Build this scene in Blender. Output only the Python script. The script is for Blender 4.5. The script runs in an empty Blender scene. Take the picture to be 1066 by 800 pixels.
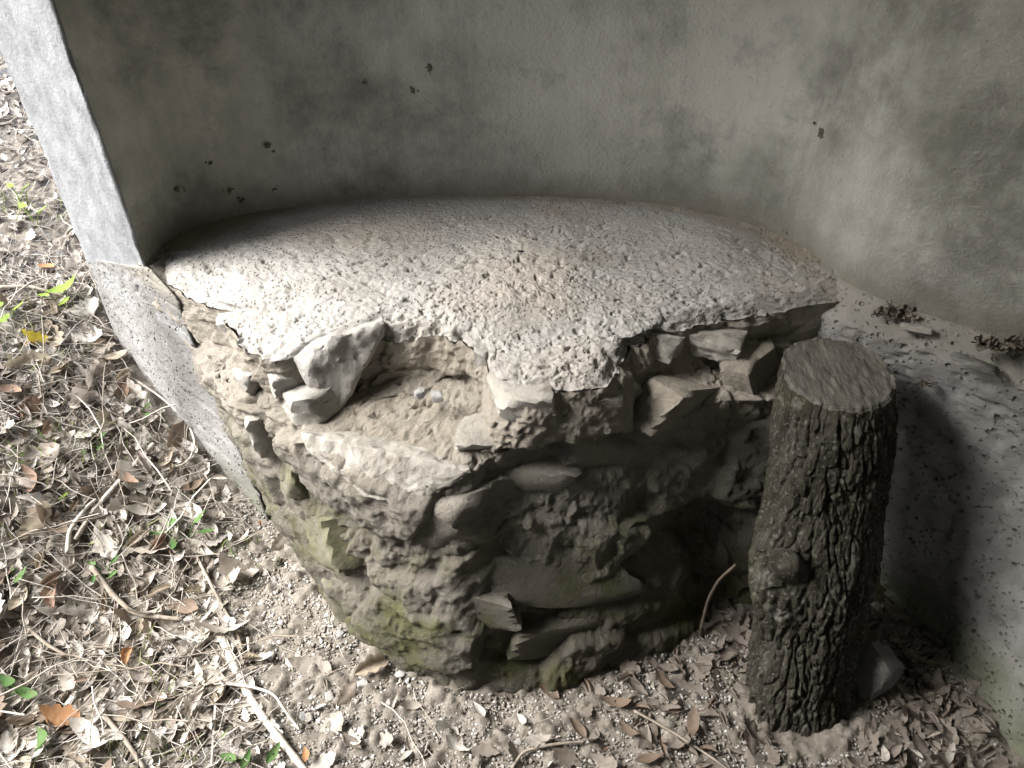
import bpy, bmesh, math, random
import numpy as np
from mathutils import Vector, Matrix
R_ = math.radians
scene = bpy.context.scene
COL = scene.collection

# ------------------------------------------------------------ camera, sky, sun, exposure
CAM_H, FOC, PITCH = 1.505, 800.0, R_(40.0)
cam = bpy.data.cameras.new('camera'); cam_o = bpy.data.objects.new('camera', cam); COL.objects.link(cam_o)
cam_o.location = (0, 0, CAM_H); cam_o.rotation_euler = (math.pi/2 - PITCH, 0, 0)
cam.sensor_width = 36.0; cam.lens = 36.0*FOC/1066.0; cam.clip_start = 0.02; cam.clip_end = 2000.0
scene.camera = cam_o

SUN_EL, SUN_AZ = R_(48.0), R_(184.0)      # azimuth of the sun seen from the hut, counter-clockwise from +X
world = bpy.data.worlds.new('World'); scene.world = world; world.use_nodes = True
wn, wl = world.node_tree.nodes, world.node_tree.links
sky = wn.new('ShaderNodeTexSky'); sky.sky_type = 'NISHITA'; sky.sun_disc = False
sky.sun_elevation = SUN_EL; sky.sun_rotation = math.pi/2 - SUN_AZ
sky.dust_density = 4.0; sky.air_density = 1.0
hs = wn.new('ShaderNodeHueSaturation'); hs.inputs['Saturation'].default_value = 0.85
wl.new(sky.outputs[0], hs.inputs['Color']); wl.new(hs.outputs[0], wn['Background'].inputs['Color'])
wn['Background'].inputs['Strength'].default_value = 0.06

sl = bpy.data.lights.new('sun', 'SUN'); sl.energy = 1.5; sl.angle = R_(34.0); sl.color = (1.0, 0.975, 0.94)
so = bpy.data.objects.new('sun', sl); COL.objects.link(so)
sd = Vector((math.cos(SUN_EL)*math.cos(SUN_AZ), math.cos(SUN_EL)*math.sin(SUN_AZ), math.sin(SUN_EL)))
so.rotation_euler = sd.to_track_quat('Z', 'Y').to_euler(); so.location = sd*20
vs = scene.view_settings
vs.view_transform = 'Standard'; vs.look = 'None'; vs.gamma = 1.0; vs.use_curve_mapping = False
vs.exposure = 2.9
scene.cycles.max_bounces = 8; scene.cycles.diffuse_bounces = 6

# ------------------------------------------------------------ numeric helpers
def hsh(i, j, k, s):
    h = (i.astype(np.int64)*374761393 + j.astype(np.int64)*668265263 + k.astype(np.int64)*2147483647 + s*1274126177) & 0xFFFFFFFF
    h = ((h ^ (h >> 13))*1274126177) & 0xFFFFFFFF
    h = ((h ^ (h >> 16))*2246822519) & 0xFFFFFFFF
    h = h ^ (h >> 15)
    return (h & 0xFFFFFF)/float(0xFFFFFF)
def vnoise(p, s=0):
    f = np.floor(p); q = p - f; f = f.astype(np.int64); u = q*q*q*(q*(q*6-15)+10)
    out = 0
    for a in (0, 1):
        wx = u[..., 0] if a else 1-u[..., 0]
        for b in (0, 1):
            wy = u[..., 1] if b else 1-u[..., 1]
            for c in (0, 1):
                wz = u[..., 2] if c else 1-u[..., 2]
                out = out + wx*wy*wz*hsh(f[..., 0]+a, f[..., 1]+b, f[..., 2]+c, s)
    return out*2-1
def fbm(p, oct=4, s=0, gain=0.5):
    t = 0; a = 1.0
    for o in range(oct):
        t = t + a*vnoise(p*(2.03**o) + 17.3*o, s+o); a *= gain
    return t
def worley(p, s=0):
    """nearest jittered cell: returns F1, F2, vector to the cell point, three random numbers of the cell"""
    f = np.floor(p).astype(np.int64)
    d1 = np.full(p.shape[:-1], 9.0); d2 = d1.copy(); vec = np.zeros(p.shape); rnd = np.zeros(p.shape)
    for a in (-1, 0, 1):
        for b in (-1, 0, 1):
            for c in (-1, 0, 1):
                i, j, k = f[..., 0]+a, f[..., 1]+b, f[..., 2]+c
                cp = np.stack([i+hsh(i, j, k, s), j+hsh(i, j, k, s+1), k+hsh(i, j, k, s+2)], -1)
                v = p-cp; d = np.sqrt((v*v).sum(-1)); m = d < d1
                d2 = np.where(m, d1, np.minimum(d2, d)); d1 = np.where(m, d, d1)
                vec[m] = v[m]
                r = np.stack([hsh(i, j, k, s+3), hsh(i, j, k, s+4), hsh(i, j, k, s+5)], -1); rnd[m] = r[m]
    return d1, d2, vec, rnd
def facet(p, s=0, tilt=1.0):
    d1, d2, v, r = worley(p, s)
    g = (np.roll(r, 1, -1)-0.5)*2*tilt
    return (r[..., 0]-0.5) + (v*g).sum(-1), d2-d1
def sst(a, b, x):
    t = np.clip((x-a)/(b-a), 0, 1); return t*t*(3-2*t)

def ray(x, y):
    xc, yc = (x-533.0)/FOC, (y-400.0)/FOC
    return np.array([xc, math.cos(PITCH)-yc*math.sin(PITCH), -math.sin(PITCH)-yc*math.cos(PITCH)])
def at(x, y, z=0.0):
    d = ray(x, y); t = (z-CAM_H)/d[2]
    return np.array([0, 0, CAM_H])+d*t

# ------------------------------------------------------------ mesh helpers
def mesh_from(name, V, F=None, quads=None, smooth=True):
    me = bpy.data.meshes.new(name)
    V = np.asarray(V, dtype=np.float32).reshape(-1, 3)
    if quads is not None:
        Q = np.asarray(quads, dtype=np.int32); n, k = Q.shape
        me.vertices.add(len(V)); me.vertices.foreach_set('co', V.ravel())
        me.loops.add(n*k); me.loops.foreach_set('vertex_index', Q.ravel())
        me.polygons.add(n); me.polygons.foreach_set('loop_start', np.arange(0, n*k, k, dtype=np.int32))
        me.update(calc_edges=True); me.validate()
    else:
        me.from_pydata([tuple(v) for v in V], [], F); me.update()
    me.polygons.foreach_set('use_smooth', np.full(len(me.polygons), smooth, dtype=bool))
    return me
def grid_quads(n, m, wrap=False, off=0, flip=False):
    i = np.arange(n if wrap else n-1)[:, None]; j = np.arange(m-1)[None, :]
    a = (i % n)*m+j; b = ((i+1) % n)*m+j
    Q = np.stack([a, b, b+1, a+1], -1).reshape(-1, 4)+off
    return Q[:, ::-1] if flip else Q
def obj(name, me, mat=None, parent=None):
    o = bpy.data.objects.new(name, me); COL.objects.link(o)
    if mat is not None and me is not None and not me.materials: me.materials.append(mat)
    if parent is not None: o.parent = parent
    return o
def tag(o, label, cat=None, group=None, kind=None):
    if label: o['label'] = label
    if cat: o['category'] = cat
    if group: o['group'] = group
    if kind: o['kind'] = kind
    return o
def empty(name, loc=(0, 0, 0)):
    o = bpy.data.objects.new(name, None); COL.objects.link(o); o.location = loc; o.empty_display_size = 0.05
    return o
def kid(name, me, mat, root):
    """child whose mesh is in world coordinates"""
    o = obj(name, me, mat, root); o.matrix_parent_inverse = Matrix.Translation(-Vector(root.location)); return o

def tube_arrays(pts, rad, sides=6, caps=True):
    pts = np.asarray(pts, float); n = len(pts); rad = np.broadcast_to(rad, (n,))
    tan = np.gradient(pts, axis=0); tan /= np.linalg.norm(tan, axis=1)[:, None]+1e-9
    up = np.array([0.13, 0.21, 0.97]); V = []
    for i in range(n):
        a = np.cross(tan[i], up); a /= np.linalg.norm(a)+1e-9; b = np.cross(tan[i], a)
        for k in range(sides):
            t = 2*math.pi*k/sides; V.append(pts[i]+rad[i]*(math.cos(t)*a+math.sin(t)*b))
    V = np.array(V); Q = []
    for i in range(n-1):
        for k in range(sides):
            Q.append((i*sides+k, i*sides+(k+1) % sides, (i+1)*sides+(k+1) % sides, (i+1)*sides+k))
    return V, Q
def tube_mesh(name, pts, rad, sides=6):
    V, Q = tube_arrays(pts, rad, sides); n = len(pts)
    F = [tuple(q) for q in Q]+[tuple(range(sides))[::-1], tuple(range((n-1)*sides, n*sides))]
    me = mesh_from(name, V, F); return me

# ------------------------------------------------------------ materials
def hexc(r, g, b): return (r, g, b, 1)
class MB:
    def __init__(self, name, rough=0.9):
        self.m = bpy.data.materials.new(name); self.m.use_nodes = True
        self.nt = self.m.node_tree; self.b = self.nt.nodes['Principled BSDF']; self.b.inputs['Roughness'].default_value = rough
        self.b.inputs['Specular IOR Level'].default_value = 0.25
        g = self.nt.nodes.new('ShaderNodeNewGeometry'); self.pos = g.outputs['Position']; self.nrm = g.outputs['Normal']
        self.bump = None
    def n(self, t, **kw):
        nd = self.nt.nodes.new(t)
        for k, v in kw.items(): setattr(nd, k, v)
        return nd
    def L(self, a, b): self.nt.links.new(a, b)
    def noise(self, scale, detail=6, rough=0.6, vec=None, dist=0.0, stretch=None):
        nd = self.n('ShaderNodeTexNoise'); nd.inputs['Scale'].default_value = scale; nd.inputs['Detail'].default_value = detail
        nd.inputs['Roughness'].default_value = rough; nd.inputs['Distortion'].default_value = dist
        v = vec or self.pos
        if stretch:
            mp = self.n('ShaderNodeMapping'); mp.inputs['Scale'].default_value = stretch; self.L(v, mp.inputs['Vector']); v = mp.outputs[0]
        self.L(v, nd.inputs['Vector']); return nd.outputs['Fac']
    def voro(self, scale, feature='F1', rand=1.0, out='Distance'):
        nd = self.n('ShaderNodeTexVoronoi', feature=feature); nd.inputs['Scale'].default_value = scale
        nd.inputs['Randomness'].default_value = rand
        self.L(self.pos, nd.inputs['Vector']); return nd.outputs[out]
    def ramp(self, fac, stops):
        nd = self.n('ShaderNodeValToRGB'); cr = nd.color_ramp
        while len(cr.elements) > 1: cr.elements.remove(cr.elements[-1])
        for i, (p, c) in enumerate(stops):
            e = cr.elements[0] if i == 0 else cr.elements.new(p)
            e.position = p; e.color = c if len(c) == 4 else (*c, 1)
        self.L(fac, nd.inputs['Fac']); return nd.outputs['Color']
    def mask(self, fac, a, b):
        nd = self.n('ShaderNodeMapRange'); nd.inputs['From Min'].default_value = a; nd.inputs['From Max'].default_value = b
        self.L(fac, nd.inputs['Value']); return nd.outputs['Result']
    def math(self, op, a, b):
        nd = self.n('ShaderNodeMath', operation=op)
        for i, v in enumerate((a, b)):
            if isinstance(v, (int, float)): nd.inputs[i].default_value = v
            else: self.L(v, nd.inputs[i])
        return nd.outputs[0]
    def mix(self, fac, a, b, mode='MIX'):
        nd = self.n('ShaderNodeMix', data_type='RGBA', blend_type=mode); ins = nd.inputs
        for s, v in ((0, fac), (6, a), (7, b)):
            if isinstance(v, (int, float)): ins[s].default_value = v
            elif isinstance(v, tuple): ins[s].default_value = v if len(v) == 4 else (*v, 1)
            else: self.L(v, ins[s])
        return nd.outputs[2]
    def addbump(self, h, strength, dist=0.01):
        nd = self.n('ShaderNodeBump'); nd.inputs['Strength'].default_value = strength; nd.inputs['Distance'].default_value = dist
        self.L(h, nd.inputs['Height'])
        if self.bump is not None: self.L(self.bump, nd.inputs['Normal'])
        self.bump = nd.outputs[0]
    def axis(self, k):
        s = self.n('ShaderNodeSeparateXYZ'); self.L(self.pos, s.inputs[0]); return s.outputs[k]
    def out(self, col):
        self.L(col, self.b.inputs['Base Color']) if not isinstance(col, tuple) else setattr(self.b.inputs['Base Color'], 'default_value', (*col, 1))
        if self.bump is not None: self.L(self.bump, self.b.inputs['Normal'])
        return self.m

def m_plaster():
    k = MB('plaster', 0.85)
    big = k.noise(2.6, 8, 0.68, dist=0.15)
    c = k.ramp(big, [(0.38, (0.24, 0.24, 0.21)), (0.5, (0.43, 0.43, 0.385)), (0.61, (0.56, 0.557, 0.507))])
    cl = k.noise(4.2, 8, 0.75, dist=0.1)
    c = k.mix(k.math('MULTIPLY', k.mask(cl, 0.5, 0.72), 0.6), c, (0.6, 0.595, 0.555))
    dk = k.noise(4.1, 8, 0.7, dist=0.1)
    c = k.mix(k.math('MULTIPLY', k.mask(dk, 0.52, 0.68), 0.8), c, (0.19, 0.19, 0.172))
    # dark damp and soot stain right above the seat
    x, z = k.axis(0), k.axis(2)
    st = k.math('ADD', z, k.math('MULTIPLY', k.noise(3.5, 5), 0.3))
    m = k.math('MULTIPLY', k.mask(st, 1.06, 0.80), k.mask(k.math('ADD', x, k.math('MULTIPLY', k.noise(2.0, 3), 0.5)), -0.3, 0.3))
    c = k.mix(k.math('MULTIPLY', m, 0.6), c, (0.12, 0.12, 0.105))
    sp = k.voro(4.0); c = k.mix(k.math('MULTIPLY', k.mask(sp, 0.1, 0.04), 0.3), c, (0.12, 0.115, 0.1))
    fl = k.voro(60.0); c = k.mix(k.math('MULTIPLY', k.mask(fl, 0.09, 0.05), 0.6), c, (0.07, 0.065, 0.055))
    c = k.mix(k.math('MULTIPLY', k.mask(k.noise(9, 6, .7, stretch=(1, 1, .12)), 0.5, 0.68), 0.3), c, (0.15, 0.15, 0.135))
    k.addbump(k.noise(25, 5, .6, stretch=(1, 1, .3)), 0.3, 0.006)
    ln = k.math('ADD', z, k.math('MULTIPLY', k.noise(16, 5, .7), 0.1))
    c = k.mix(k.math('MULTIPLY', k.mask(ln, 0.78, 0.70), 0.6), c, (0.13, 0.115, 0.085))
    vn = k.n('ShaderNodeTexVoronoi', feature='DISTANCE_TO_EDGE'); vn.inputs['Scale'].default_value = 1.7
    wv = k.n('ShaderNodeTexNoise'); wv.inputs['Scale'].default_value = 5.0; wv.inputs['Detail'].default_value = 6; k.L(k.pos, wv.inputs['Vector'])
    va = k.n('ShaderNodeVectorMath', operation='MULTIPLY_ADD'); k.L(wv.outputs['Color'], va.inputs[0]); va.inputs[1].default_value = (.25, .25, .25); k.L(k.pos, va.inputs[2]); k.L(va.outputs[0], vn.inputs['Vector'])
    c = k.mix(k.math('MULTIPLY', k.math('MULTIPLY', k.mask(vn.outputs['Distance'], .006, .0015), k.mask(k.noise(2.3, 3), .5, .6)), .15), c, (0.12, 0.115, 0.1))
    # jamb and outer faces: darker, with the skylight's blue put into the colour
    b = k.noise(9.0, 6, 0.7)
    jw = k.ramp(b, [(0.3, (0.16, 0.166, 0.171)), (0.5, (0.225, 0.236, 0.248)), (0.7, (0.265, 0.278, 0.295))])
    at_ = k.n('ShaderNodeAttribute'); at_.attribute_name = 'jamb'
    c = k.mix(at_.outputs['Fac'], c, jw)
    k.addbump(k.noise(140, 4), 0.5, 0.005); k.addbump(k.noise(12, 5), 0.25, 0.02)
    return k.out(c)
def m_footing():
    k = MB('footing_concrete', 0.95)
    c = k.ramp(k.noise(3.0, 7, 0.65, dist=0.5), [(0.35, (0.16, 0.158, 0.152)), (0.5, (0.24, 0.239, 0.232)), (0.65, (0.31, 0.308, 0.3))])
    bl = k.noise(9, 5); c = k.mix(k.mask(bl, 0.55, 0.7), c, (0.3, 0.308, 0.318))
    d1 = k.voro(95.0); pits = k.mask(d1, 0.3, 0.12)
    pn = k.noise(20, 4); pits = k.math('MULTIPLY', pits, k.mask(pn, 0.42, 0.55))
    c = k.mix(k.math('MULTIPLY', pits, 0.7), c, (0.13, 0.125, 0.11))
    p2 = k.math('MULTIPLY', k.mask(k.voro(48.0), 0.26, 0.1), k.mask(k.noise(15, 4), 0.45, 0.56))
    c = k.mix(k.math('MULTIPLY', p2, 0.75), c, (0.1, 0.097, 0.088))
    # brown dust lying on the ledge
    z = k.axis(2); led = k.math('ADD', z, k.math('MULTIPLY', k.noise(14, 5), 0.06))
    c = k.mix(k.math('MULTIPLY', k.mask(led, 0.61, 0.66), 0.75), c, (0.25, 0.235, 0.2))
    # green algae near the ground
    gz = k.math('ADD', z, k.math('MULTIPLY', k.noise(7, 5), 0.2))
    c = k.mix(k.math('MULTIPLY', k.mask(gz, 0.26, 0.12), 0.7), c, (0.13, 0.14, 0.085))
    k.addbump(k.noise(60, 8, 0.75), 0.55, 0.012); k.addbump(k.math('MULTIPLY', pits, -1.0), 0.8, 0.006); k.addbump(k.math('MULTIPLY', p2, -1.0), 0.9, 0.012)
    return k.out(c)
def m_mortar(name, moss=False):
    k = MB(name, 0.95)
    c = k.ramp(k.noise(4.5, 8, 0.65, dist=0.3), [(0.33, (0.26, 0.249, 0.228)), (0.5, (0.345, 0.336, 0.318)), (0.66, (0.40, 0.393, 0.378))])
    warm = k.noise(2.4, 4); c = k.mix(k.math('MULTIPLY', k.mask(warm, 0.52, 0.66), 0.4), c, (0.46, 0.405, 0.335))
    d1 = k.voro(110.0); pits = k.math('MULTIPLY', k.mask(d1, 0.32, 0.15), k.mask(k.noise(16, 4), 0.43, 0.56))
    c = k.mix(k.math('MULTIPLY', pits, 0.25 if moss else 0.65), c, (0.2, 0.175, 0.14))
    if moss:
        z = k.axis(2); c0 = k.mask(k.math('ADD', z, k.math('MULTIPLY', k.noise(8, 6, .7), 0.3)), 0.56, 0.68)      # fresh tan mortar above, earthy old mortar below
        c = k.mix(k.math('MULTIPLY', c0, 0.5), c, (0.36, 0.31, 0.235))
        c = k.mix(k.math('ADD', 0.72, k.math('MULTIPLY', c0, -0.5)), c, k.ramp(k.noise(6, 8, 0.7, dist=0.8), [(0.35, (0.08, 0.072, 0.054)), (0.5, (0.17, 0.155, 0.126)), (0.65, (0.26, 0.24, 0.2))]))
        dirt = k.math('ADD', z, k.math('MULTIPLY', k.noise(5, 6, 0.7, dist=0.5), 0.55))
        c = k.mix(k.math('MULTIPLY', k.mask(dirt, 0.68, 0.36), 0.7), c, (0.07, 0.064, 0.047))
        g = k.math('MULTIPLY', k.mask(k.noise(7, 7, 0.7), 0.47, 0.6), k.mask(dirt, 0.75, 0.5))
        c = k.mix(k.math('MULTIPLY', g, 0.75), c, (0.085, 0.09, 0.03))
    else:
        # browner band along the wall
        y = k.axis(1); e = k.n('ShaderNodeAttribute'); e.attribute_name = 'edge'
        dd = k.math('ADD', e.outputs['Fac'], k.math('MULTIPLY', k.noise(12, 6, 0.7), 0.5))
        c = k.mix(k.math('MULTIPLY', k.mask(dd, 0.75, 1.2), 0.75), c, (0.21, 0.175, 0.125))
    k.addbump(k.noise(75, 8, 0.75), 0.85 if moss else 0.6, 0.014 if moss else 0.01); k.addbump(k.math('MULTIPLY', pits, -1.0), 0.3 if moss else 0.8, 0.006)
    return k.out(c)
def m_stone(name, cols, moss=0.0):
    k = MB(name, 0.85)
    c = k.ramp(k.noise(9, 8, 0.65, dist=0.7), [(0.32, cols[0]), (0.5, cols[1]), (0.68, cols[2])])
    c = k.mix(k.math('MULTIPLY', k.mask(k.noise(22, 6), 0.55, 0.7), 0.5), c, (0.42, 0.4, 0.36))
    c = k.mix(k.math('MULTIPLY', k.mask(k.noise(30, 6, dist=1), 0.58, 0.68), 0.55), c, (0.12, 0.105, 0.08))
    if moss:
        c = k.mix(k.math('MULTIPLY', k.mask(k.noise(11, 7, 0.7), 0.42, 0.58), moss), c, (0.11, 0.115, 0.035))
    k.addbump(k.noise(45, 8, 0.75), 0.6, 0.012); k.addbump(k.noise(9, 4), 0.2, 0.02)
    return k.out(c)
def m_soil():
    k = MB('soil', 1.0)
    c = k.ramp(k.noise(5, 8, 0.7), [(0.3, (0.105, 0.095, 0.081)), (0.5, (0.185, 0.17, 0.148)), (0.7, (0.28, 0.262, 0.238))])
    v = k.voro(130, out='Color'); c = k.mix(0.35, c, k.ramp(v, [(0, (0.1, 0.085, 0.065)), (0.6, (0.3, 0.265, 0.22)), (1, (0.46, 0.43, 0.4))]))
    k.addbump(k.voro(130), -0.6, 0.008); k.addbump(k.noise(60, 8, 0.8), 0.6, 0.012)
    return k.out(c)
def m_bark():
    k = MB('bark', 0.95)
    mp = (1, 1, 0.25)
    c = k.ramp(k.noise(28, 8, 0.7, stretch=mp), [(0.3, (0.016, 0.014, 0.01)), (0.5, (0.046, 0.042, 0.031)), (0.7, (0.11, 0.105, 0.088))])
    c = k.mix(k.math('MULTIPLY', k.mask(k.noise(9, 6), 0.55, 0.68), 0.5), c, (0.08, 0.08, 0.04))
    c = k.mix(k.math('MULTIPLY', k.mask(k.noise(18, 6), 0.6, 0.68), 0.6), c, (0.2, 0.195, 0.178))
    k.addbump(k.noise(60, 8, 0.75, stretch=mp), 0.9, 0.015)
    c = k.mix(k.math('MULTIPLY', k.mask(k.noise(120, 4), 0.56, 0.66), 0.5), c, (0.24, 0.235, 0.21))
    return k.out(c)
def m_wood(name, a, b, st=(1, 1, 1), sc=30, rings=None):
    k = MB(name, 0.8)
    c = k.ramp(k.noise(sc, 7, 0.65, stretch=st), [(0.3, a), (0.7, b)])
    if rings is not None:
        v = k.n('ShaderNodeVectorMath', operation='SUBTRACT'); k.L(k.pos, v.inputs[0]); v.inputs[1].default_value = rings
        sq = k.n('ShaderNodeVectorMath', operation='MULTIPLY'); k.L(v.outputs[0], sq.inputs[0]); sq.inputs[1].default_value = (1, 1, 0)
        ln = k.n('ShaderNodeVectorMath', operation='LENGTH'); k.L(sq.outputs[0], ln.inputs[0])
        d = k.math('ADD', ln.outputs['Value'], k.math('MULTIPLY', k.noise(12, 4), .02))
        w = k.math('SINE', k.math('MULTIPLY', d, 1150.0), 0.0); c = k.mix(k.math('MULTIPLY', k.mask(w, -.2, 1), .4), c, tuple(x*.45 for x in a))
    k.addbump(k.noise(sc*3, 6, 0.7, stretch=st), 0.35, 0.004)
    return k.out(c)
def m_leaf(name, stops, stuff, transl=0.25):
    k = MB(name, 0.7)
    if stuff:
        a = k.n('ShaderNodeAttribute'); a.attribute_name = 'tint'; f = a.outputs['Fac']
    else:
        f = k.n('ShaderNodeObjectInfo').outputs['Random']
    c = k.ramp(f, stops)
    c = k.mix(k.math('MULTIPLY', k.mask(k.noise(70, 5), 0.5, 0.68), 0.5), c, (0.13, 0.09, 0.055))
    k.addbump(k.noise(110, 4), 0.3, 0.004)
    m = k.out(c)
    if transl:
        t = k.n('ShaderNodeBsdfTranslucent'); k.L(c, t.inputs['Color'])
        mx = k.n('ShaderNodeMixShader'); mx.inputs[0].default_value = transl
        k.L(k.b.outputs[0], mx.inputs[1]); k.L(t.outputs[0], mx.inputs[2]); k.L(mx.outputs[0], k.nt.nodes['Material Output'].inputs['Surface'])
    return m

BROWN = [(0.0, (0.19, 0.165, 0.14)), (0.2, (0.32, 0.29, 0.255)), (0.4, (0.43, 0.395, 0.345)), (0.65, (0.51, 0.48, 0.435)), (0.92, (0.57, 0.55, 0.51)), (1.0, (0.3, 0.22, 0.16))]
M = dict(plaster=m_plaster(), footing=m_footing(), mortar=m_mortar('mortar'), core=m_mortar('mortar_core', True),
         stone=m_stone('limestone', [(0.24, 0.225, 0.2), (0.36, 0.345, 0.31), (0.46, 0.445, 0.41)]),
         pale=m_stone('pale_limestone', [(0.26, 0.248, 0.226), (0.35, 0.34, 0.317), (0.41, 0.403, 0.385)]),
         grey=m_stone('grey_stone', [(0.2, 0.2, 0.195), (0.32, 0.32, 0.315), (0.43, 0.43, 0.42)]),
         dull=m_stone('earthy_stone', [(0.06, 0.053, 0.039), (0.125, 0.113, 0.089), (0.19, 0.174, 0.143)], 0.25),
         mossy=m_stone('mossy_stone', [(0.085, 0.08, 0.058), (0.15, 0.142, 0.11), (0.22, 0.21, 0.175)], 0.55),
         slate=m_stone('dark_chip', [(0.12, 0.12, 0.115), (0.18, 0.18, 0.17), (0.25, 0.245, 0.23)]),
         soil=m_soil(), bark=m_bark(), roof=m_wood('roof_boards', (0.1, 0.085, 0.065), (0.2, 0.17, 0.14)),
         cut=m_wood('sawn_wood', (0.07, 0.066, 0.056), (0.14, 0.132, 0.114), (1, 1, 1), 26, tuple(float(q) for q in at(868, 392, 0.62))),
         twig=m_wood('twig_bark', (0.16, 0.13, 0.1), (0.38, 0.34, 0.29), (1, 1, 1), 25),
         paletwig=m_wood('bleached_twig', (0.4, 0.36, 0.3), (0.6, 0.57, 0.52), (1, 1, 1), 25),
         leaf=m_leaf('dry_leaf', BROWN, False), litter=m_leaf('litter_leaf', BROWN, True),
         green=m_leaf('green_leaf', [(0, (0.05, 0.12, 0.03)), (0.5, (0.08, 0.17, 0.05)), (1, (0.12, 0.22, 0.07))], False, 0.3),
         lime=m_leaf('lime_leaf', [(0, (0.2, 0.32, 0.05)), (1, (0.26, 0.36, 0.07))], False, 0.35),
         grass=m_leaf('grass_blade', [(0, (0.12, 0.2, 0.05)), (1, (0.3, 0.32, 0.13))], True, 0.3),
         bushleaf=m_leaf('bush_leaf', [(0, (0.03, 0.06, 0.02)), (1, (0.08, 0.13, 0.04))], True, 0.3),
         yellow=m_leaf('yellow_leaf', [(0, (0.6, 0.5, 0.06)), (1, (0.62, 0.5, 0.06))], False, 0.3),
         orange=m_leaf('orange_leaf', [(0, (0.34, 0.18, 0.085)), (1, (0.36, 0.2, 0.1))], False, 0.2),
         web=m_wood('dirt_clot', (0.08, 0.07, 0.055), (0.2, 0.178, 0.145), (1, 1, 1), 120))
def pebble_mat():
    k = MB('pebble', 0.9); a = k.n('ShaderNodeAttribute'); a.attribute_name = 'tint'
    c = k.ramp(a.outputs['Fac'], [(0, (0.1, 0.088, 0.073)), (0.45, (0.23, 0.21, 0.183)), (0.8, (0.35, 0.335, 0.31)), (1, (0.5, 0.5, 0.495))])
    k.addbump(k.noise(200, 3), 0.3, 0.003); return k.out(c)
M['pebble'] = pebble_mat()

# ------------------------------------------------------------ plan of the round shelter
ZS = 0.655                                     # height of the seat and of the footing's ledge
CW = np.array([-0.06, 0.74])                   # centre of the round wall
ledge_px = [(150, 279), (190, 245), (250, 226), (350, 213), (500, 207), (620, 211), (730, 224), (820, 248), (881, 299), (924, 314), (968, 328), (1010, 342), (1066, 361), (1120, 381), (1180, 404)]
lp = np.array([at(x, y, ZS)[:2] for x, y in ledge_px])-CW
PHI = np.degrees(np.arctan2(lp[:, 1], lp[:, 0])); RAD = np.hypot(lp[:, 0], lp[:, 1])
PH_A, PH_B = PHI[0], -163.0  # hidden wall end, placed to limit light through the opening
ph_s = np.r_[PHI, -50, -90, PH_B]; r_s = np.r_[RAD, 1.3, 1.4, 1.3]
_pg = np.linspace(PH_A, PH_B, 2000); _rg = np.interp(-_pg, -ph_s, r_s)
_k = np.ones(51)/51; _rp = np.pad(_rg, 70, mode='edge'); _rs = np.convolve(np.convolve(_rp, _k, 'same'), _k, 'same')[70:-70]
_w = sst(0, 140, np.arange(2000)); _rg = _rg*(1-_w)+_rs*_w
def rwall(ph): return np.interp(-ph, -_pg, _rg)
def pw(ph, off=0.0):
    a = np.radians(ph); r = rwall(ph)+off
    return np.stack([CW[0]+r*np.cos(a), CW[1]+r*np.sin(a)], -1)
THICK = 0.39
def plan_path():
    """closed plan of the wall: points, outward (air side) normals, tags: 0 inner, 1 near jamb, 2 outer, 3 far jamb"""
    P, N, T = [], [], []
    def add(p, n, t):
        P.append(p); N.append(n); T.append(t)
    phs = np.r_[np.linspace(PH_A, -5, 330)[1:], np.linspace(-5, PH_B, 40)[1:-1]]
    for ph in phs:
        a = math.radians(ph); add(pw(np.array(ph)), np.array([-math.cos(a), -math.sin(a)]), 0)
    for (ph, seq, t) in ((PH_B, (0, 1), 3),):
        a = math.radians(ph); u = np.array([math.cos(a), math.sin(a)]); n = np.array([math.sin(a), -math.cos(a)])
        p0 = pw(np.array(ph))
        for k in np.linspace(0.02, 0.98, 12): add(p0+u*THICK*k, n, t)
    for ph in np.linspace(PH_B, PH_A, 90)[1:-1]:
        a = math.radians(ph); add(pw(np.array(ph), THICK), np.array([math.cos(a), math.sin(a)]), 2)
    a = math.radians(PH_A); u = np.array([math.cos(a), math.sin(a)]); n = np.array([-math.sin(a), math.cos(a)])
    p0 = pw(np.array(PH_A)); rc = 0.02
    for k in np.linspace(0, math.pi/2, 7)[:-1]:
        add(p0+u*(THICK-rc+rc*math.cos(k))+n*(-rc+rc*math.sin(k)), u*math.cos(k)+n*math.sin(k), 1)
    for k in np.linspace(THICK-rc, 0.008, 70): add(p0+u*k, n, 1)
    for k in np.linspace(0, math.pi/2, 5)[1:]:
        add(p0+u*(0.008-0.008*math.sin(k))+n*(-0.008+0.008*math.cos(k)), n*math.cos(k)-u*math.sin(k), 1)
    return np.array(P), np.array(N), np.array(T)
PP, PN, PT = plan_path(); NP = len(PP)
jd = np.clip(np.linalg.norm(PP-PP[np.where(PT == 1)[0][-1]], axis=1)/THICK, 0, 1)      # distance from the inner corner along the jamb
ZL = np.where(PT == 0, ZS, np.where(PT == 1, ZS-0.13*jd, ZS-0.13))
Z_TOP = 2.75; Z_LINTEL = 2.52  # head of the opening set by where its shade falls

shelter = empty('round_shelter', (float(CW[0]), float(CW[1]), 0))
tag(shelter, 'round plastered shelter wall with rough concrete footing curving behind the stone seat', 'wall')

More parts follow.
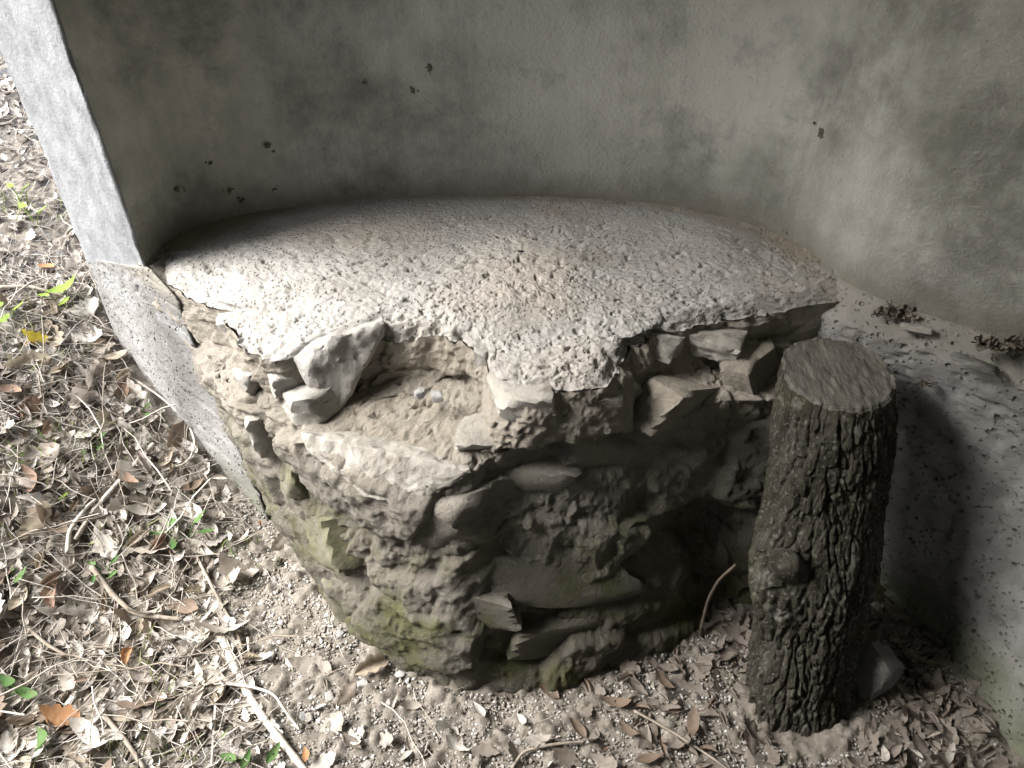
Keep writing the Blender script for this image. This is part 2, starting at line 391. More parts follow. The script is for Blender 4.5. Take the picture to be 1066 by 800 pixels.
_ua = math.radians(PH_A); _al = np.abs(PN@np.array([math.cos(_ua), math.sin(_ua)])); CORNER = ((PT == 1)*sst(0.02, 0.4, _al)).astype(float)
def wall_part():
    rows = 170
    k = np.linspace(0, 1, rows)[None, :]
    Z = ZL[:, None]+(Z_TOP-ZL[:, None])*k-0.012*(1-sst(0, 0.02, k))
    X = np.repeat(PP[:, None, :], rows, 1)
    V = np.concatenate([X, Z[..., None]], -1)
    d = fbm(V*2.2, 3, 5)*0.006+fbm(V*9, 3, 9)*0.0016+fbm(V*28, 3, 13)*0.0022*(PT == 1)[:, None]-np.clip(fbm(V*30, 3, 17)-.05, 0, 1)*0.012*CORNER[:, None]
    V[..., :2] += PN[:, None, :]*d[..., None]
    me = mesh_from('plaster', V, quads=grid_quads(NP, rows, True, flip=True))
    a = me.attributes.new('jamb', 'FLOAT', 'POINT')
    a.data.foreach_set('value', np.repeat((PT > 0).astype(np.float32), rows))
    return me
kid('plaster_wall', wall_part(), M['plaster'], shelter)

def footing_part():
    rows = 200
    k = np.linspace(0, 1, rows)
    inner = (PT == 0).astype(float)
    # fade the ledge out towards the near jamb, where the seat covers it
    _a = math.radians(PH_A); inner = np.where(PT == 1, np.clip(-(PN[:, 0]*math.cos(_a)+PN[:, 1]*math.sin(_a)), 0, 1), inner)
    z0 = -0.3
    hz = (1-k)                                                # 1 at the bottom, 0 at the top
    below = np.linspace(-0.006, 1, rows)                       # 0 at the ledge
    zz = ZL[:, None]*(1-0)-below[None, :]**1.25*0+0
    depth = np.r_[np.linspace(0, 0.16, 90), np.linspace(0.16, 1.0, rows-89)[1:]]
    Z = ZL[:, None]-depth[None, :]*(ZL[:, None]-z0)
    dd = depth*(ZS-z0)
    prof = 0.062*sst(0, 0.045, dd)**0.8+0.085*sst(0.05, 0.75, dd)*(1-0)+0.012
    small = 0.001+0.003*sst(0, 0.3, dd)
    O = inner[:, None]*prof[None, :]+(1-inner[:, None])*small[None, :]
    O *= 1+0.45*((PT == 1) & (inner > .001))[:, None]
    O[:, 0] = -0.03
    V = np.concatenate([np.repeat(PP[:, None, :], rows, 1), Z[..., None]], -1)
    _u = np.array([math.cos(_a), math.sin(_a)]); OD = np.where((PT == 1)[:, None], np.where((inner > 0.001)[:, None], -_u[None, :], PN), PN)
    V[..., :2] += OD[:, None, :]*O[..., None]
    amp = np.repeat((sst(0, 0.03, dd))[None, :], NP, 0)
    n1 = fbm(V*7, 3, 21)*0.004; n2 = fbm(V*38, 3, 33, 0.6)
    pit = -np.clip(-n2-0.3, 0, 1)*0.013+np.clip(n2, -0.3, 1)*0.002
    vis = ((PT <= 1)).astype(float)[:, None]
    d = (n1*(0.15+0.85*inner[:, None])+pit*(0.35+0.65*inner[:, None]))*amp*vis
    V[..., :2] += PN[:, None, :]*d[..., None]
    V[..., 2] += (fbm(V*30, 2, 41)*0.002*amp*inner[:, None]*np.exp(-dd/0.06)[None, :])
    return mesh_from('footing', V, quads=grid_quads(NP, rows, True))
kid('footing', footing_part(), M['footing'], shelter)

def unseen_lintel_part():  # beam over the opening, unseen, added to keep light off the upper right wall
    a0, a1 = PH_A, PH_B+360; n = 24; V = []
    for t in np.linspace(0, 1, n):
        a = math.radians(a0+(a1-a0)*t); r0 = rwall(PH_A)*(1-t)+rwall(PH_B)*t
        for (r, z) in ((r0, Z_LINTEL), (r0, Z_TOP), (r0+THICK, Z_TOP), (r0+THICK, Z_LINTEL), (r0, Z_LINTEL)):
            V.append((CW[0]+r*math.cos(a), CW[1]+r*math.sin(a), z))
    return mesh_from('lintel', V, quads=grid_quads(n, 5), smooth=False)
kid('lintel', unseen_lintel_part(), M['plaster'], shelter)
def roof_part():
    n = 72; V = []; F = []
    for z in (Z_TOP+0.002, Z_TOP+0.12):
        for i in range(n):
            a = 2*math.pi*i/n; d = math.degrees(a); d = d-360 if d > 180 else d
            r = (rwall(np.array(d)) if PH_B < d < PH_A else 1.2)+THICK+0.12
            V.append((CW[0]+r*math.cos(a), CW[1]+r*math.sin(a), z+(0.0)))
    F = [tuple(range(n))[::-1], tuple(range(n, 2*n))]+[(i, (i+1) % n, n+(i+1) % n, n+i) for i in range(n)]
    return mesh_from('roof', V, F, smooth=False)
kid('roof', roof_part(), M['roof'], shelter)

# ------------------------------------------------------------ ground
PJ = PP[np.where(PT == 1)[0][-1]]; BK = np.array([-0.77, 0.638])
def ground_h(x, y, fine=True):
    x = np.asarray(x, float); y = np.asarray(y, float)
    s = (x-PJ[0])*BK[0]+(y-PJ[1])*BK[1]
    h = 0.34*sst(-0.32, 0.62, s)+0.10*np.clip(s-0.3, 0, 3.0)+0.02*np.clip(s-3.3, 0, 60)
    # soil and litter banked a little against the far outside
    p = np.stack([x, y, np.zeros_like(x)], -1)
    h = h+fbm(p*1.7, 2, 61)*0.018
    if fine: h = h+fbm(p*14, 3, 66)*0.007
    return h
def axis(lo, hi, step, far, grow=1.16):
    c = list(np.arange(lo, hi+1e-6, step)); d = step
    while c[-1] < far: d *= grow; c.append(c[-1]+d)
    d = step
    while c[0] > -far: d *= grow; c.insert(0, c[0]-d)
    return np.array(c)
gx = axis(-1.75, 1.0, 0.0068, 400); gy = axis(0.25, 2.1, 0.0068, 400)
GX, GY = np.meshgrid(gx, gy, indexing='ij')
GZ = ground_h(GX, GY)
near = ((GX > -2.2) & (GX < 1.3) & (GY > 0) & (GY < 2.6))
pp3 = np.stack([GX, GY, np.zeros_like(GX)], -1)[near]
e = fbm(pp3*48, 3, 71, 0.65)
GZ[near] += e*0.0055+np.clip(e-0.3, 0, 1)*0.010
ground = obj('ground', mesh_from('ground', np.stack([GX, GY, GZ], -1), quads=grid_quads(len(gx), len(gy))), M['soil'])
tag(ground, 'brown earth and gravel floor sloping up outside the shelter', kind='structure')

# ------------------------------------------------------------ the stone seat
B = np.array([0.02, 1.42])
def polar(pts):
    d = np.asarray(pts)-B; return np.degrees(np.arctan2(d[:, 1], d[:, 0])) % 360, np.hypot(d[:, 0], d[:, 1])
def rfun(pts, pad_wall=0.03, smooth=0):
    pts = np.asarray(pts)
    wall = pw(np.linspace(PH_A-1.0, 15, 200), pad_wall)
    wa, wr = polar(wall); a, r = polar(pts)
    lo, hi = a.min(), a.max()
    keep = (wa < lo-1.5) & (wa > (hi+1.5-360)) | (wa > hi+1.5)
    A = np.r_[a, wa[keep]]; Rr = np.r_[r, wr[keep]]; o = np.argsort(A); A, Rr = A[o], Rr[o]
    A = np.r_[A-360, A, A+360]; Rr = np.r_[Rr, Rr, Rr]
    G = np.arange(0, 360, .5); g = np.interp(G, A, Rr)
    if smooth:
        k = np.hanning(smooth); k /= k.sum(); sm = np.convolve(np.r_[g[-200:], g, g[:200]], k, 'same')[200:-200]
        w = sst(186, 200, G)*sst(345, 330, G); g = g*(1-w)+sm*w
    return lambda ang: np.interp(np.asarray(ang) % 360, np.r_[G, 360], np.r_[g, g[0]])
Z1, Z2 = ZS-0.105, ZS-0.125
rim_px = [(158, 281), (184, 299), (212, 314), (246, 322), (262, 352), (290, 367), (345, 352), (395, 347), (422, 343), (452, 341), (486, 348), (503, 364), (511, 396), (548, 411),
          (585, 401), (630, 392), (662, 364), (688, 343), (735, 329), (800, 315), (860, 307), (890, 298)]
shelf_px = [(202, 370), (248, 422), (300, 446), (350, 468), (420, 487), (485, 497), (530, 466), (580, 452), (640, 442), (700, 424), (760, 412), (822, 396), (868, 366)]
base_px = [(264, 506), (296, 552), (330, 605), (370, 655), (410, 688), (480, 713), (560, 716), (640, 695), (705, 655), (750, 610)]
_rr0 = rfun([at(x, y, ZS)[:2] for x, y in rim_px])
def r_rim(ang):
    a = np.asarray(ang, float) % 360; p = np.stack([a*0.15, 0*a+.5, 0*a+.5], -1)
    w = sst(180, 186, a)*sst(356, 350, a)
    return _rr0(a)+w*(fbm(p, 3, 77, .5)*.014-.004)
def hid(L, z): 
    Q = [at(x, y, z)[:2] for x, y in L]; return [Q[0]+np.array([-.06, .12])]+Q
r_shelf = rfun(hid(shelf_px, Z2), smooth=41)
r_base = rfun(hid(base_px, 0), smooth=71)
def front_prof(ang, z):
    a, b, c = r_rim(ang), r_shelf(ang), r_base(ang)
    t1 = np.clip((ZS-z)/(ZS-Z1), 0, 1); lo = np.clip((Z2-z)/Z2, 0, 1)
    mid = np.clip((Z1-z)/(Z1-Z2), 0, 1)
    a0 = _rr0(ang); a = a*(1-sst(0, .6, t1))+a0*sst(0, .6, t1)
    return np.where(z > Z1, a+0.018*t1, np.where(z > Z2, (a+0.018)*(1-mid)+b*mid, b*(1-lo)+c*lo))
def ray_on_seat(x, y):
    d = ray(x, y)
    for t in np.arange(0.7, 2.4, 0.004):
        p = np.array([0, 0, CAM_H])+d*t
        dd = p[:2]-B; a = math.degrees(math.atan2(dd[1], dd[0])) % 360; r = math.hypot(*dd)
        if p[2] < ZS and r < (front_prof(np.array(a), np.array(p[2]))): return p, a
    return p, a
def seat_vec(V, ang, wa, wb):
    """displacement of the masonry: outward part a, vertical part b"""
    f1, e1 = facet(V*np.array([4.2, 4.2, 7])+3.1, 80, 0.9); f2, e2 = facet(V*np.array([17, 17, 24])+1.7, 90, 1.0)
    def blur(x):
        for _ in range(3):
            x = (np.roll(x, 1, 0)+2*x+np.roll(x, -1, 0))/4; y = x.copy(); y[:, 1:-1] = (x[:, :-2]+2*x[:, 1:-1]+x[:, 2:])/4; x = y
        return x
    f1, f2 = blur(f1), blur(f2)
    big = fbm(V*4.0, 3, 101)
    rub = fbm(V*36, 3, 155, .6); a = fbm(V*70, 2, 151, .6)*.0026+np.clip(rub, 0, 1)*.009*sst(.25, -.25, big)+f1*0.030+f2*0.007+big*0.018+fbm(V*26, 3, 111, 0.5)*0.004-0.010*np.exp(-e1/0.05)
    n = fbm(V*58, 3, 121, 0.6); n2 = fbm(V*110, 2, 131)
    b = n*0.0016-np.clip(-n-0.6, 0, 1)*0.011+n2*0.0015+fbm(V*11, 2, 135)*0.003+np.clip(fbm(V*3.0, 2, 141), -1, 1)*0.008
    ca, sa = np.cos(np.radians(ang)), np.sin(np.radians(ang))
    V[..., 0] += ca*a*wa; V[..., 1] += sa*a*wa; V[..., 2] += b*wb
    return V
seat = empty('masonry_bench', (float(B[0]), float(B[1]), 0))
tag(seat, 'rounded rubble stone seat with pale rough mortar top against the curved wall', 'stone seat')
def seat_top():
    na, nr = 1150, 230
    ang = np.linspace(0, 360, na, endpoint=False)[:, None]; f = np.linspace(0.004, 1, nr)[None, :]**0.8
    rr = _rr0(ang)*f+(r_rim(ang)-_rr0(ang))*sst(.9, 1, f)
    V = np.zeros((na, nr, 3)); V[..., 0] = B[0]+rr*np.cos(np.radians(ang)); V[..., 1] = B[1]+rr*np.sin(np.radians(ang))
    isw = np.where((ang > 177) & (ang < 359), 0.0, 1.0)
    V[..., 2] = ZS+0.018*(1-f**2)-0.02*sst(0.86, 1, f)**2*(1-isw)+0.012*sst(0.88, 1.0, f)*isw
    w = sst(r_rim(ang)-0.05, r_rim(ang), rr)*(1-isw)
    rim_gain = 1+0.4*sst(r_rim(ang)-0.16, r_rim(ang), rr)*(1-isw)
    flat = 0.35+0.65*sst(0.1, 0.5, (B[1]+0.35-V[..., 1]))       # trowelled smoother towards the wall
    V = seat_vec(V, np.broadcast_to(ang, rr.shape), w, rim_gain*np.where(w > 0.98, 1, flat))
    me = mesh_from('mortar_top', V, quads=grid_quads(na, nr, True))
    at_ = me.attributes.new('edge', 'FLOAT', 'POINT'); ev = (sst(0.62, 1.0, f)*isw).astype(np.float32)
    at_.data.foreach_set('value', np.ascontiguousarray(ev).ravel())
    return me
kid('mortar_top', seat_top(), M['mortar'], seat)
def seat_front():
    na = 640; ang = np.linspace(176, 362, na)[:, None]
    z = np.r_[np.linspace(ZS-0.02, Z1, 44), np.linspace(Z1, Z2, 50)[1:], np.linspace(Z2, -0.08, 150)[1:]][None, :]
    rr = front_prof(np.broadcast_to(ang, (na, z.shape[1])), np.broadcast_to(z, (na, z.shape[1])))
    V = np.zeros(rr.shape+(3,)); V[..., 0] = B[0]+rr*np.cos(np.radians(ang)); V[..., 1] = B[1]+rr*np.sin(np.radians(ang)); V[..., 2] = z
    wb = 0.5+0.9*sst(0.08, 0, ZS-z)+1.1*np.exp(-((z-(Z1+Z2)/2)/.02)**2)
    V = seat_vec(V, np.broadcast_to(ang, rr.shape), 1.0, wb)
    return mesh_from('mortar_core', V, quads=grid_quads(na, z.shape[1], flip=True))
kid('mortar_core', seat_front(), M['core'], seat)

def rock_mesh(name, dims, seed, sub=4, planes=9, jag=0.03, bev=0.16, soft=False):
    rg = np.random.RandomState(seed)
    bm = bmesh.new(); bmesh.ops.create_icosphere(bm, subdivisions=sub, radius=1.0)
    D = np.array([v.co[:] for v in bm.verts])
    pl = []
    for ax in range(3):
        for s in (-1, 1):
            n = np.zeros(3); n[ax] = s; n = n+rg.normal(0, bev, 3); n /= np.linalg.norm(n); pl.append((n, rg.uniform(0.78, 1.0)))
    for _ in range(planes):
        n = rg.normal(0, 1, 3); n /= np.linalg.norm(n); pl.append((n, rg.uniform(0.92, 1.25)))
    r = np.full(len(D), 1.6)
    for n, d in pl:
        c = D@n; r = np.where(c > 1e-3, np.minimum(r, d/np.maximum(c, 1e-3)), r)
    if soft:
        acc = 0
        for n, d in pl: acc = acc+np.maximum(D@n, 0)**9/d**9
        r = acc**(-1/9)
    V = D*r[:, None]
    V += D*(fbm(V*2.3+seed, 4, seed, 0.6)*jag)[:, None]
    V *= np.array(dims)/2
    for v, c in zip(bm.verts, V): v.co = c
    me = bpy.data.meshes.new(name); bm.to_mesh(me); bm.free()
    me.polygons.foreach_set('use_smooth', np.ones(len(me.polygons), dtype=bool))
    if not soft: me.set_sharp_from_angle(angle=R_(38))
    return me
def axes_matrix(p, nrm, roll=0.0, tilt=0.0):
    n = Vector((nrm[0], nrm[1], 0)).normalized(); up = Vector((0, 0, 1)); t = up.cross(n)      # t points to image right
    m = Matrix((( t.x, -n.x, up.x), (t.y, -n.y, up.y), (t.z, -n.z, up.z)))
    m = m @ Matrix.Rotation(R_(tilt), 3, 'X') @ Matrix.Rotation(R_(-roll), 3, 'Y')
    return Matrix.Translation(p) @ m.to_4x4()
# pixel x, y, width, height, depth (m), roll (clockwise in the picture), tilt, protrusion (m), material, seed, planes
STONES = [
    (232, 334, 42, 28, .10, 8, 10, .004, 'pale', 5, 6), (247, 394, 46, 34, .10, 10, 0, .008, 'pale', 8, 8),
    (300, 426, 66, 34, .12, 18, 0, .016, 'pale', 11, 8), (262, 450, 46, 60, .12, 20, 0, .008, 'stone', 14, 8),
    (325, 560, 120, 70, .16, 30, 0, .008, 'mossy', 21, 9), (345, 622, 66, 64, .12, 24, 0, .014, 'mossy', 24, 8), (413, 658, 32, 34, .07, 12, 0, .016, 'stone', 26, 7),
    (458, 664, 44, 24, .08, 14, 0, .010, 'dull', 28, 9), (300, 500, 40, 50, .09, 15, 0, .006, 'mossy', 30, 8),
    (549, 432, 64, 44, .12, 2, 0, .010, 'stone', 33, 4), (612, 426, 74, 38, .11, -8, 0, .002, 'stone', 36, 6), (708, 360, 64, 22, .12, -14, 0, .004, 'stone', 39, 5),
    (655, 412, 140, 30, .12, -33, 0, .006, 'stone', 42, 5), (775, 352, 96, 28, .12, -6, 0, .002, 'stone', 45, 5),
    (722, 428, 130, 48, .12, -22, 0, .008, 'dull', 51, 5), (640, 474, 150, 56, .12, -24, 0, .008, 'dull', 54, 5), (800, 392, 76, 48, .10, -14, 0, .004, 'dull', 57, 5),
    (545, 515, 120, 54, .12, -8, 0, .006, 'dull', 60, 5), (440, 550, 140, 64, .12, 16, 0, .004, 'dull', 63, 6), (570, 600, 170, 66, .12, -12, 0, .008, 'dull', 66, 5),
    (680, 560, 130, 60, .12, -22, 0, .006, 'dull', 69, 5), (600, 665, 150, 46, .12, -8, 0, .006, 'dull', 75, 5), (480, 640, 110, 50, .10, 8, 0, .004, 'dull', 72, 6),
    (395, 690, 46, 24, .08, 24, 0, .010, 'mossy', 87, 8), (500, 468, 60, 22, .09, -4, 0, .004, 'stone', 90, 7), (280, 398, 34, 34, .08, -8, 0, .004, 'pale', 93, 7),
    (503, 374, 22, 46, .07, 4, 0, .002, 'pale', 96, 6)]
def hull_stone(pts, mat, seed, jag=.004):
    bm = bmesh.new()
    for (x, y, z) in pts: bm.verts.new(at(x, y, z))
    bmesh.ops.convex_hull(bm, input=bm.verts[:]); bmesh.ops.delete(bm, geom=[v for v in bm.verts if not v.link_faces], context='VERTS')
    bmesh.ops.bevel(bm, geom=bm.edges[:], offset=.003, segments=1, affect='EDGES')
    bmesh.ops.triangulate(bm, faces=bm.faces[:])
    for _ in range(4):
        le = [e for e in bm.edges if e.calc_length() > .008]
        if le: bmesh.ops.subdivide_edges(bm, edges=le, cuts=1); bmesh.ops.triangulate(bm, faces=bm.faces[:])
    V = np.array([v.co[:] for v in bm.verts]); bm.normal_update(); N = np.array([v.normal[:] for v in bm.verts])
    V += N*(fbm(V*30, 4, seed, .6)*jag)[:, None]
    for v, c in zip(bm.verts, V): v.co = c
    me = bpy.data.meshes.new('stone'); bm.to_mesh(me); bm.free()
    me.polygons.foreach_set('use_smooth', np.ones(len(me.polygons), dtype=bool)); me.set_sharp_from_angle(angle=R_(28))
    return kid('stone', me, M[mat], seat)
# the big wedge that sticks out beside the hollow
hull_stone([(302, 372, .635), (318, 384, .625), (345, 352, .665), (400, 336, .668), (398, 350, .645), (380, 384, .60), (352, 430, .53), (322, 408, .575), (340, 424, .54), (330, 340, .64), (390, 325, .63), (350, 380, .53), (372, 400, .56)], 'pale', 3)
hull_stone([(310, 450, .545), (360, 461, .545), (430, 476, .54), (489, 491, .528), (320, 470, .52), (385, 499, .505), (445, 507, .503), (478, 501, .51), (325, 436, .49), (480, 455, .49), (400, 445, .48), (380, 520, .47), (440, 522, .475)], 'stone', 17)
for (x, y, w, h, dep, roll, tilt, pro, mat, seed, npl) in STONES:
    p, a = ray_on_seat(x, y); dist = np.linalg.norm(p-np.array([0, 0, CAM_H]))*0.97
    n = np.array([math.cos(R_(a)), math.sin(R_(a))])
    # face the stone half towards the local outline so long stones follow the wall
    s = dist/FOC; vf = 1.15
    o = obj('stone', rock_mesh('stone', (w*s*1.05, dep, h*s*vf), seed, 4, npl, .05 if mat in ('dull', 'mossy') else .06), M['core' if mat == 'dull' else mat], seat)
    q = p.copy(); q[:2] += n*(pro-dep/2); q[2] = min(q[2], ZS-.008-h*s*vf/2*math.cos(R_(roll))-abs(math.sin(R_(roll)))*w*s*.35)
    o.matrix_parent_inverse = Matrix.Translation(-Vector(seat.location)); o.matrix_world = axes_matrix(Vector(q), n, roll, tilt)
    o.matrix_basis = axes_matrix(Vector(q), n, roll, tilt)

# ------------------------------------------------------------ the log standing beside the seat
LB, LT = at(830, 732, 0), at(872, 388, 0.62)
logr = empty('wood_log', tuple(LB)); tag(logr, 'upright log with furrowed bark and sawn top beside the stone seat', 'log')
def log_axis(k): 
    b = np.array([LB[0], LB[1], -0.06]); c = b*(1-k[..., None])+LT*k[..., None]
    c[..., 1] += -0.02*np.sin(k*math.pi); return c
def log_r(k): return np.interp(k, [0, 0.12, 0.35, 0.6, 0.85, 1.0], [0.100, 0.096, 0.104, 0.108, 0.104, 0.101])
def log_bark():
    na, nk = 420, 260
    th = np.linspace(0, 2*math.pi, na, endpoint=False)[:, None]; k = np.linspace(0, 1, nk)[None, :]
    C = log_axis(np.broadcast_to(k, (na, nk))); r = np.broadcast_to(log_r(k), (na, nk)).copy()
    q = np.stack([np.broadcast_to(np.cos(th), r.shape), np.broadcast_to(np.sin(th), r.shape), np.broadcast_to(k*0.68/0.11, r.shape)], -1)
    wq = q*np.array([4.6, 4.6, 1.25]); wq = wq+0.32*np.stack([fbm(q*2.6+9, 3, 201), fbm(q*2.6+4, 3, 203), fbm(q*2.0, 2, 204)], -1)
    d1, d2, vv, rr_ = worley(wq, 205); wid = 0.16+0.1*vnoise(q*1.7, 202)
    wq2 = q*np.array([13, 13, 4.2])+0.3*np.stack([fbm(q*5, 2, 206), fbm(q*5+3, 2, 208), 0*r], -1); e1_, e2_, _, rr2 = worley(wq2, 209)
    flake = (rr2[..., 0] > .55)*(rr2[..., 1])
    r += (rr_[..., 0]-0.5)*0.005-0.009*(1-sst(0.0, wid, d2-d1))-0.0035*flake-0.002*np.exp(-(e2_-e1_)/0.06)+fbm(q*np.array([26, 26, 14]), 3, 211, 0.65)*0.0017+0.010*fbm(q*0.9, 2, 215)
    r = np.broadcast_to(log_r(k), r.shape)+(r-log_r(k))*(1-0.7*sst(0.93, 1, k))
    r += 0.03*np.exp(-((np.arctan2(np.sin(th-R_(205)), np.cos(th-R_(205))))/0.5)**2)*np.exp(-((k-0.5)/0.14)**2)
    r += 0.03*sst(0.25, 0, k)*np.maximum(0, np.cos(3*th+1))
    V = C.copy(); V[..., 0] += r*np.cos(th); V[..., 1] += r*np.sin(th)
    V[..., 2] += r*np.sin(th)*0.05*k
    # front half of the rim was cut lower
    yl = np.sin(th+0.12)*np.ones_like(k)
    V[..., 2] -= 0.004*sst(-0.15, -0.4, yl)*sst(0.8, 1, k)
    V[:, -1, 2] += (vnoise(np.stack([np.cos(th[:, 0])*9, np.sin(th[:, 0])*9, 0*th[:, 0]], -1), 217)*0.004)
    return mesh_from('bark', V, quads=grid_quads(na, nk, True)), V[:, -1, :]
bm_, rimv = log_bark(); kid('bark', bm_, M['bark'], logr)
def log_cut():
    na, nr = len(rimv), 70
    f = np.linspace(1, 0.01, nr)[None, :, None]; c = LT.copy(); c[2] += 0.0
    V = c+(rimv[:, None, :]-c)*f
    lx, ly = (V[..., 0]-LT[0])/0.1, (V[..., 1]-LT[1])/0.1
    step = ly+0.1*lx+0.10*fbm(np.stack([lx*3, ly*0+3, ly*0], -1), 3, 221)+0.25*np.clip(-lx-0.2, 0, 1)
    low = sst(-0.2, -0.27, step); base = LT[2]+ly*0.004
    zt = base-0.0*low+fbm(np.stack([lx*9, ly*4, 0*lx], -1), 3, 231)*0.0016
    fib = np.exp(-((step+0.23)/0.1)**2)*vnoise(np.stack([lx*26, ly*2, 0*lx], -1), 233)*0.0006
    wv = sst(1.0, 0.93, np.broadcast_to(f[..., 0], lx.shape))
    V[..., 2] = V[..., 2]*(1-wv)+(zt+fib)*wv
    return mesh_from('cut_face', V, quads=grid_quads(na, nr, True))
kid('cut_face', log_cut(), M['cut'], logr)
def knot():
    pc, a = at(785, 585, 0.27), 0
    k = 0.47; c = log_axis(np.array(k)); d = np.array([-0.78, -0.42, 0.75]); d /= np.linalg.norm(d)
    t = np.linspace(0, 1, 9); pts = c+d*np.linspace(0.05, 0.15, 9)[:, None]+np.array([0, 0, 1])*(0.02*t**2)[:, None]
    V, Q = tube_arrays(pts, np.r_[0.055, 0.05, 0.044, 0.038, 0.034, 0.031, 0.030, 0.029, 0.025], 20)
    V += fbm(V*45, 3, 241)[:, None]*0.006*np.array([-.6, -.6, .3])+fbm(V*22, 2, 243)[:, None]*0.008*np.array([-.5, -.5, 0])
    return mesh_from('branch_stub', V, [tuple(q) for q in Q]+[tuple(range(8*20, 9*20))])
kid('branch_stub', knot(), M['bark'], logr)

# ------------------------------------------------------------ leaves, twigs, stones
rg = np.random.RandomState(7); random.seed(7)
def leaf_arrays(kind, L, W, curl, bend, seed, lobes=4):
    r = np.random.RandomState(seed); n = 9 if kind == 'oval' else 13
    t = np.linspace(0, 1, n); prof = np.sin(math.pi*np.clip(t*0.97+0.02, 0, 1)**0.85)
    if kind == 'oak': prof = np.sin(math.pi*t**0.75)*(1-0.4*(0.5+0.5*np.cos(2*math.pi*lobes*t)))+0.02
    V = []; F = []
    for i in range(n):
        wl_, wr_ = [prof[i]*W*0.5*(1+r.uniform(-.1, .1)) for _ in (0, 1)]
        zb = bend*L*(t[i]-0.5)**2*4*0.25; sway = 0.08*L*math.sin(t[i]*2.5+seed)
        for u, wv in ((-1, wl_), (-.5, wl_*.5), (0, 0), (.5, wr_*.5), (1, wr_)):
            s = -1 if u < 0 else 1
            x = s*wv*math.cos(curl*abs(u)); z = zb+abs(wv)*math.sin(curl*abs(u))*(1 if seed % 3 else s)+r.normal(0, 0.006*L)
            V.append((x+sway, (t[i]-0.5)*L, z))
    for i in range(n-1):
        for k in range(4):
            a = i*5+k; F.append((a, a+1, a+6, a+5))
    return np.array(V), np.array(F)
PROT = [leaf_arrays('oval', .062, .03, .5, .5, 1), leaf_arrays('oval', .05, .022, .9, -.5, 2), leaf_arrays('oak', .08, .05, .35, .4, 3), leaf_arrays('oak', .07, .042, .8, -.4, 4),
        leaf_arrays('oval', .07, .028, .2, .9, 5), leaf_arrays('oak', .09, .055, .6, .8, 6, 5), leaf_arrays('oval', .045, .026, 1.1, .2, 7)]
LEAFM = [mesh_from('leaf', v, [tuple(f) for f in q]) for v, q in PROT]
for m in LEAFM: m.materials.append(M['leaf'])
def gnormal(x, y):
    e = 0.03; hx = (ground_h(x+e, y, False)-ground_h(x-e, y, False))/(2*e); hy = (ground_h(x, y+e, False)-ground_h(x, y-e, False))/(2*e)
    n = np.stack([-hx, -hy, np.ones_like(hx)], -1); return n/np.linalg.norm(n, axis=-1)[..., None]
lit_a, lit_b = at(240, 515)[:2], at(322, 800)[:2]
def litter_density(x, y):
    """thick litter outside and to the left, bare gravel in front of the seat"""
    d = lit_b-lit_a; sgn = ((x-lit_a[0])*d[1]-(y-lit_a[1])*d[0])/np.linalg.norm(d)      # negative on the left
    den = sst(0.03, -0.16, -sgn+0.05*vnoise(np.stack([x*7, y*7, 0*x], -1), 301))
    return np.maximum(den, 0.05)
def inside_seat(x, y, pad=0.0):
    dx, dy = x-B[0], y-B[1]; a = np.degrees(np.arctan2(dy, dx)) % 360
    return np.hypot(dx, dy) < r_base(a)+pad
def in_wall(x, y, pad=0.0):
    dx, dy = x-CW[0], y-CW[1]; ph = np.degrees(np.arctan2(dy, dx)); r = np.hypot(dx, dy); rw = rwall(ph)
    return (ph > PH_B-2) & (ph < PH_A+2) & (r > rw-0.09-pad) & (r < rw+THICK+0.01)
def on_log(x, y, pad=0.02): return np.hypot(x-LB[0], y-LB[1]) < 0.095+pad
def scatter(n, x0, x1, y0, y1, dens, r, far_thin=True):
    out = []
    while len(out) < n:
        x = r.uniform(x0, x1, n); y = r.uniform(y0, y1, n); u = r.uniform(0, 1, n)
        ok = (u < dens(x, y)) & ~inside_seat(x, y, 0.01) & ~in_wall(x, y) & ~on_log(x, y)
        out += list(zip(x[ok], y[ok]))
    return np.array(out[:n])
def rotmats(n, norm, r, tilt):
    yaw = r.uniform(0, 2*math.pi, n); ax = norm+r.normal(0, tilt, (n, 3)); ax[:, 2] = np.abs(ax[:, 2]); ax /= np.linalg.norm(ax, axis=1)[:, None]
    t = np.stack([np.cos(yaw), np.sin(yaw), np.zeros(n)], -1); xa = t-(t*ax).sum(1)[:, None]*ax; xa /= np.linalg.norm(xa, axis=1)[:, None]
    ya = np.cross(ax, xa); return np.stack([xa, ya, ax], -1)
def joined(name, protos, pos, rot, scl, which, mat, tint, label, cat, smooth=True):
    Vs, Qs, Ts, off = [], [], [], 0
    for k, (v, q) in enumerate(protos):
        ids = np.where(which == k)[0]
        if not len(ids): continue
        w = np.einsum('nij,vj->nvi', rot[ids], v)*scl[ids][:, None, None]+pos[ids][:, None, :]
        Vs.append(w.reshape(-1, 3)); nv = len(v)
        Qs.append((q[None]+(np.arange(len(ids))*nv)[:, None, None]+off).reshape(-1, q.shape[1])); off += nv*len(ids)
        Ts.append(np.repeat(tint[ids], nv))
    me = mesh_from(name, np.concatenate(Vs), quads=np.concatenate(Qs), smooth=smooth)
    a = me.attributes.new('tint', 'FLOAT', 'POINT'); a.data.foreach_set('value', np.concatenate(Ts).astype(np.float32))
    return tag(obj(name, me, mat), label, cat, None, 'stuff')

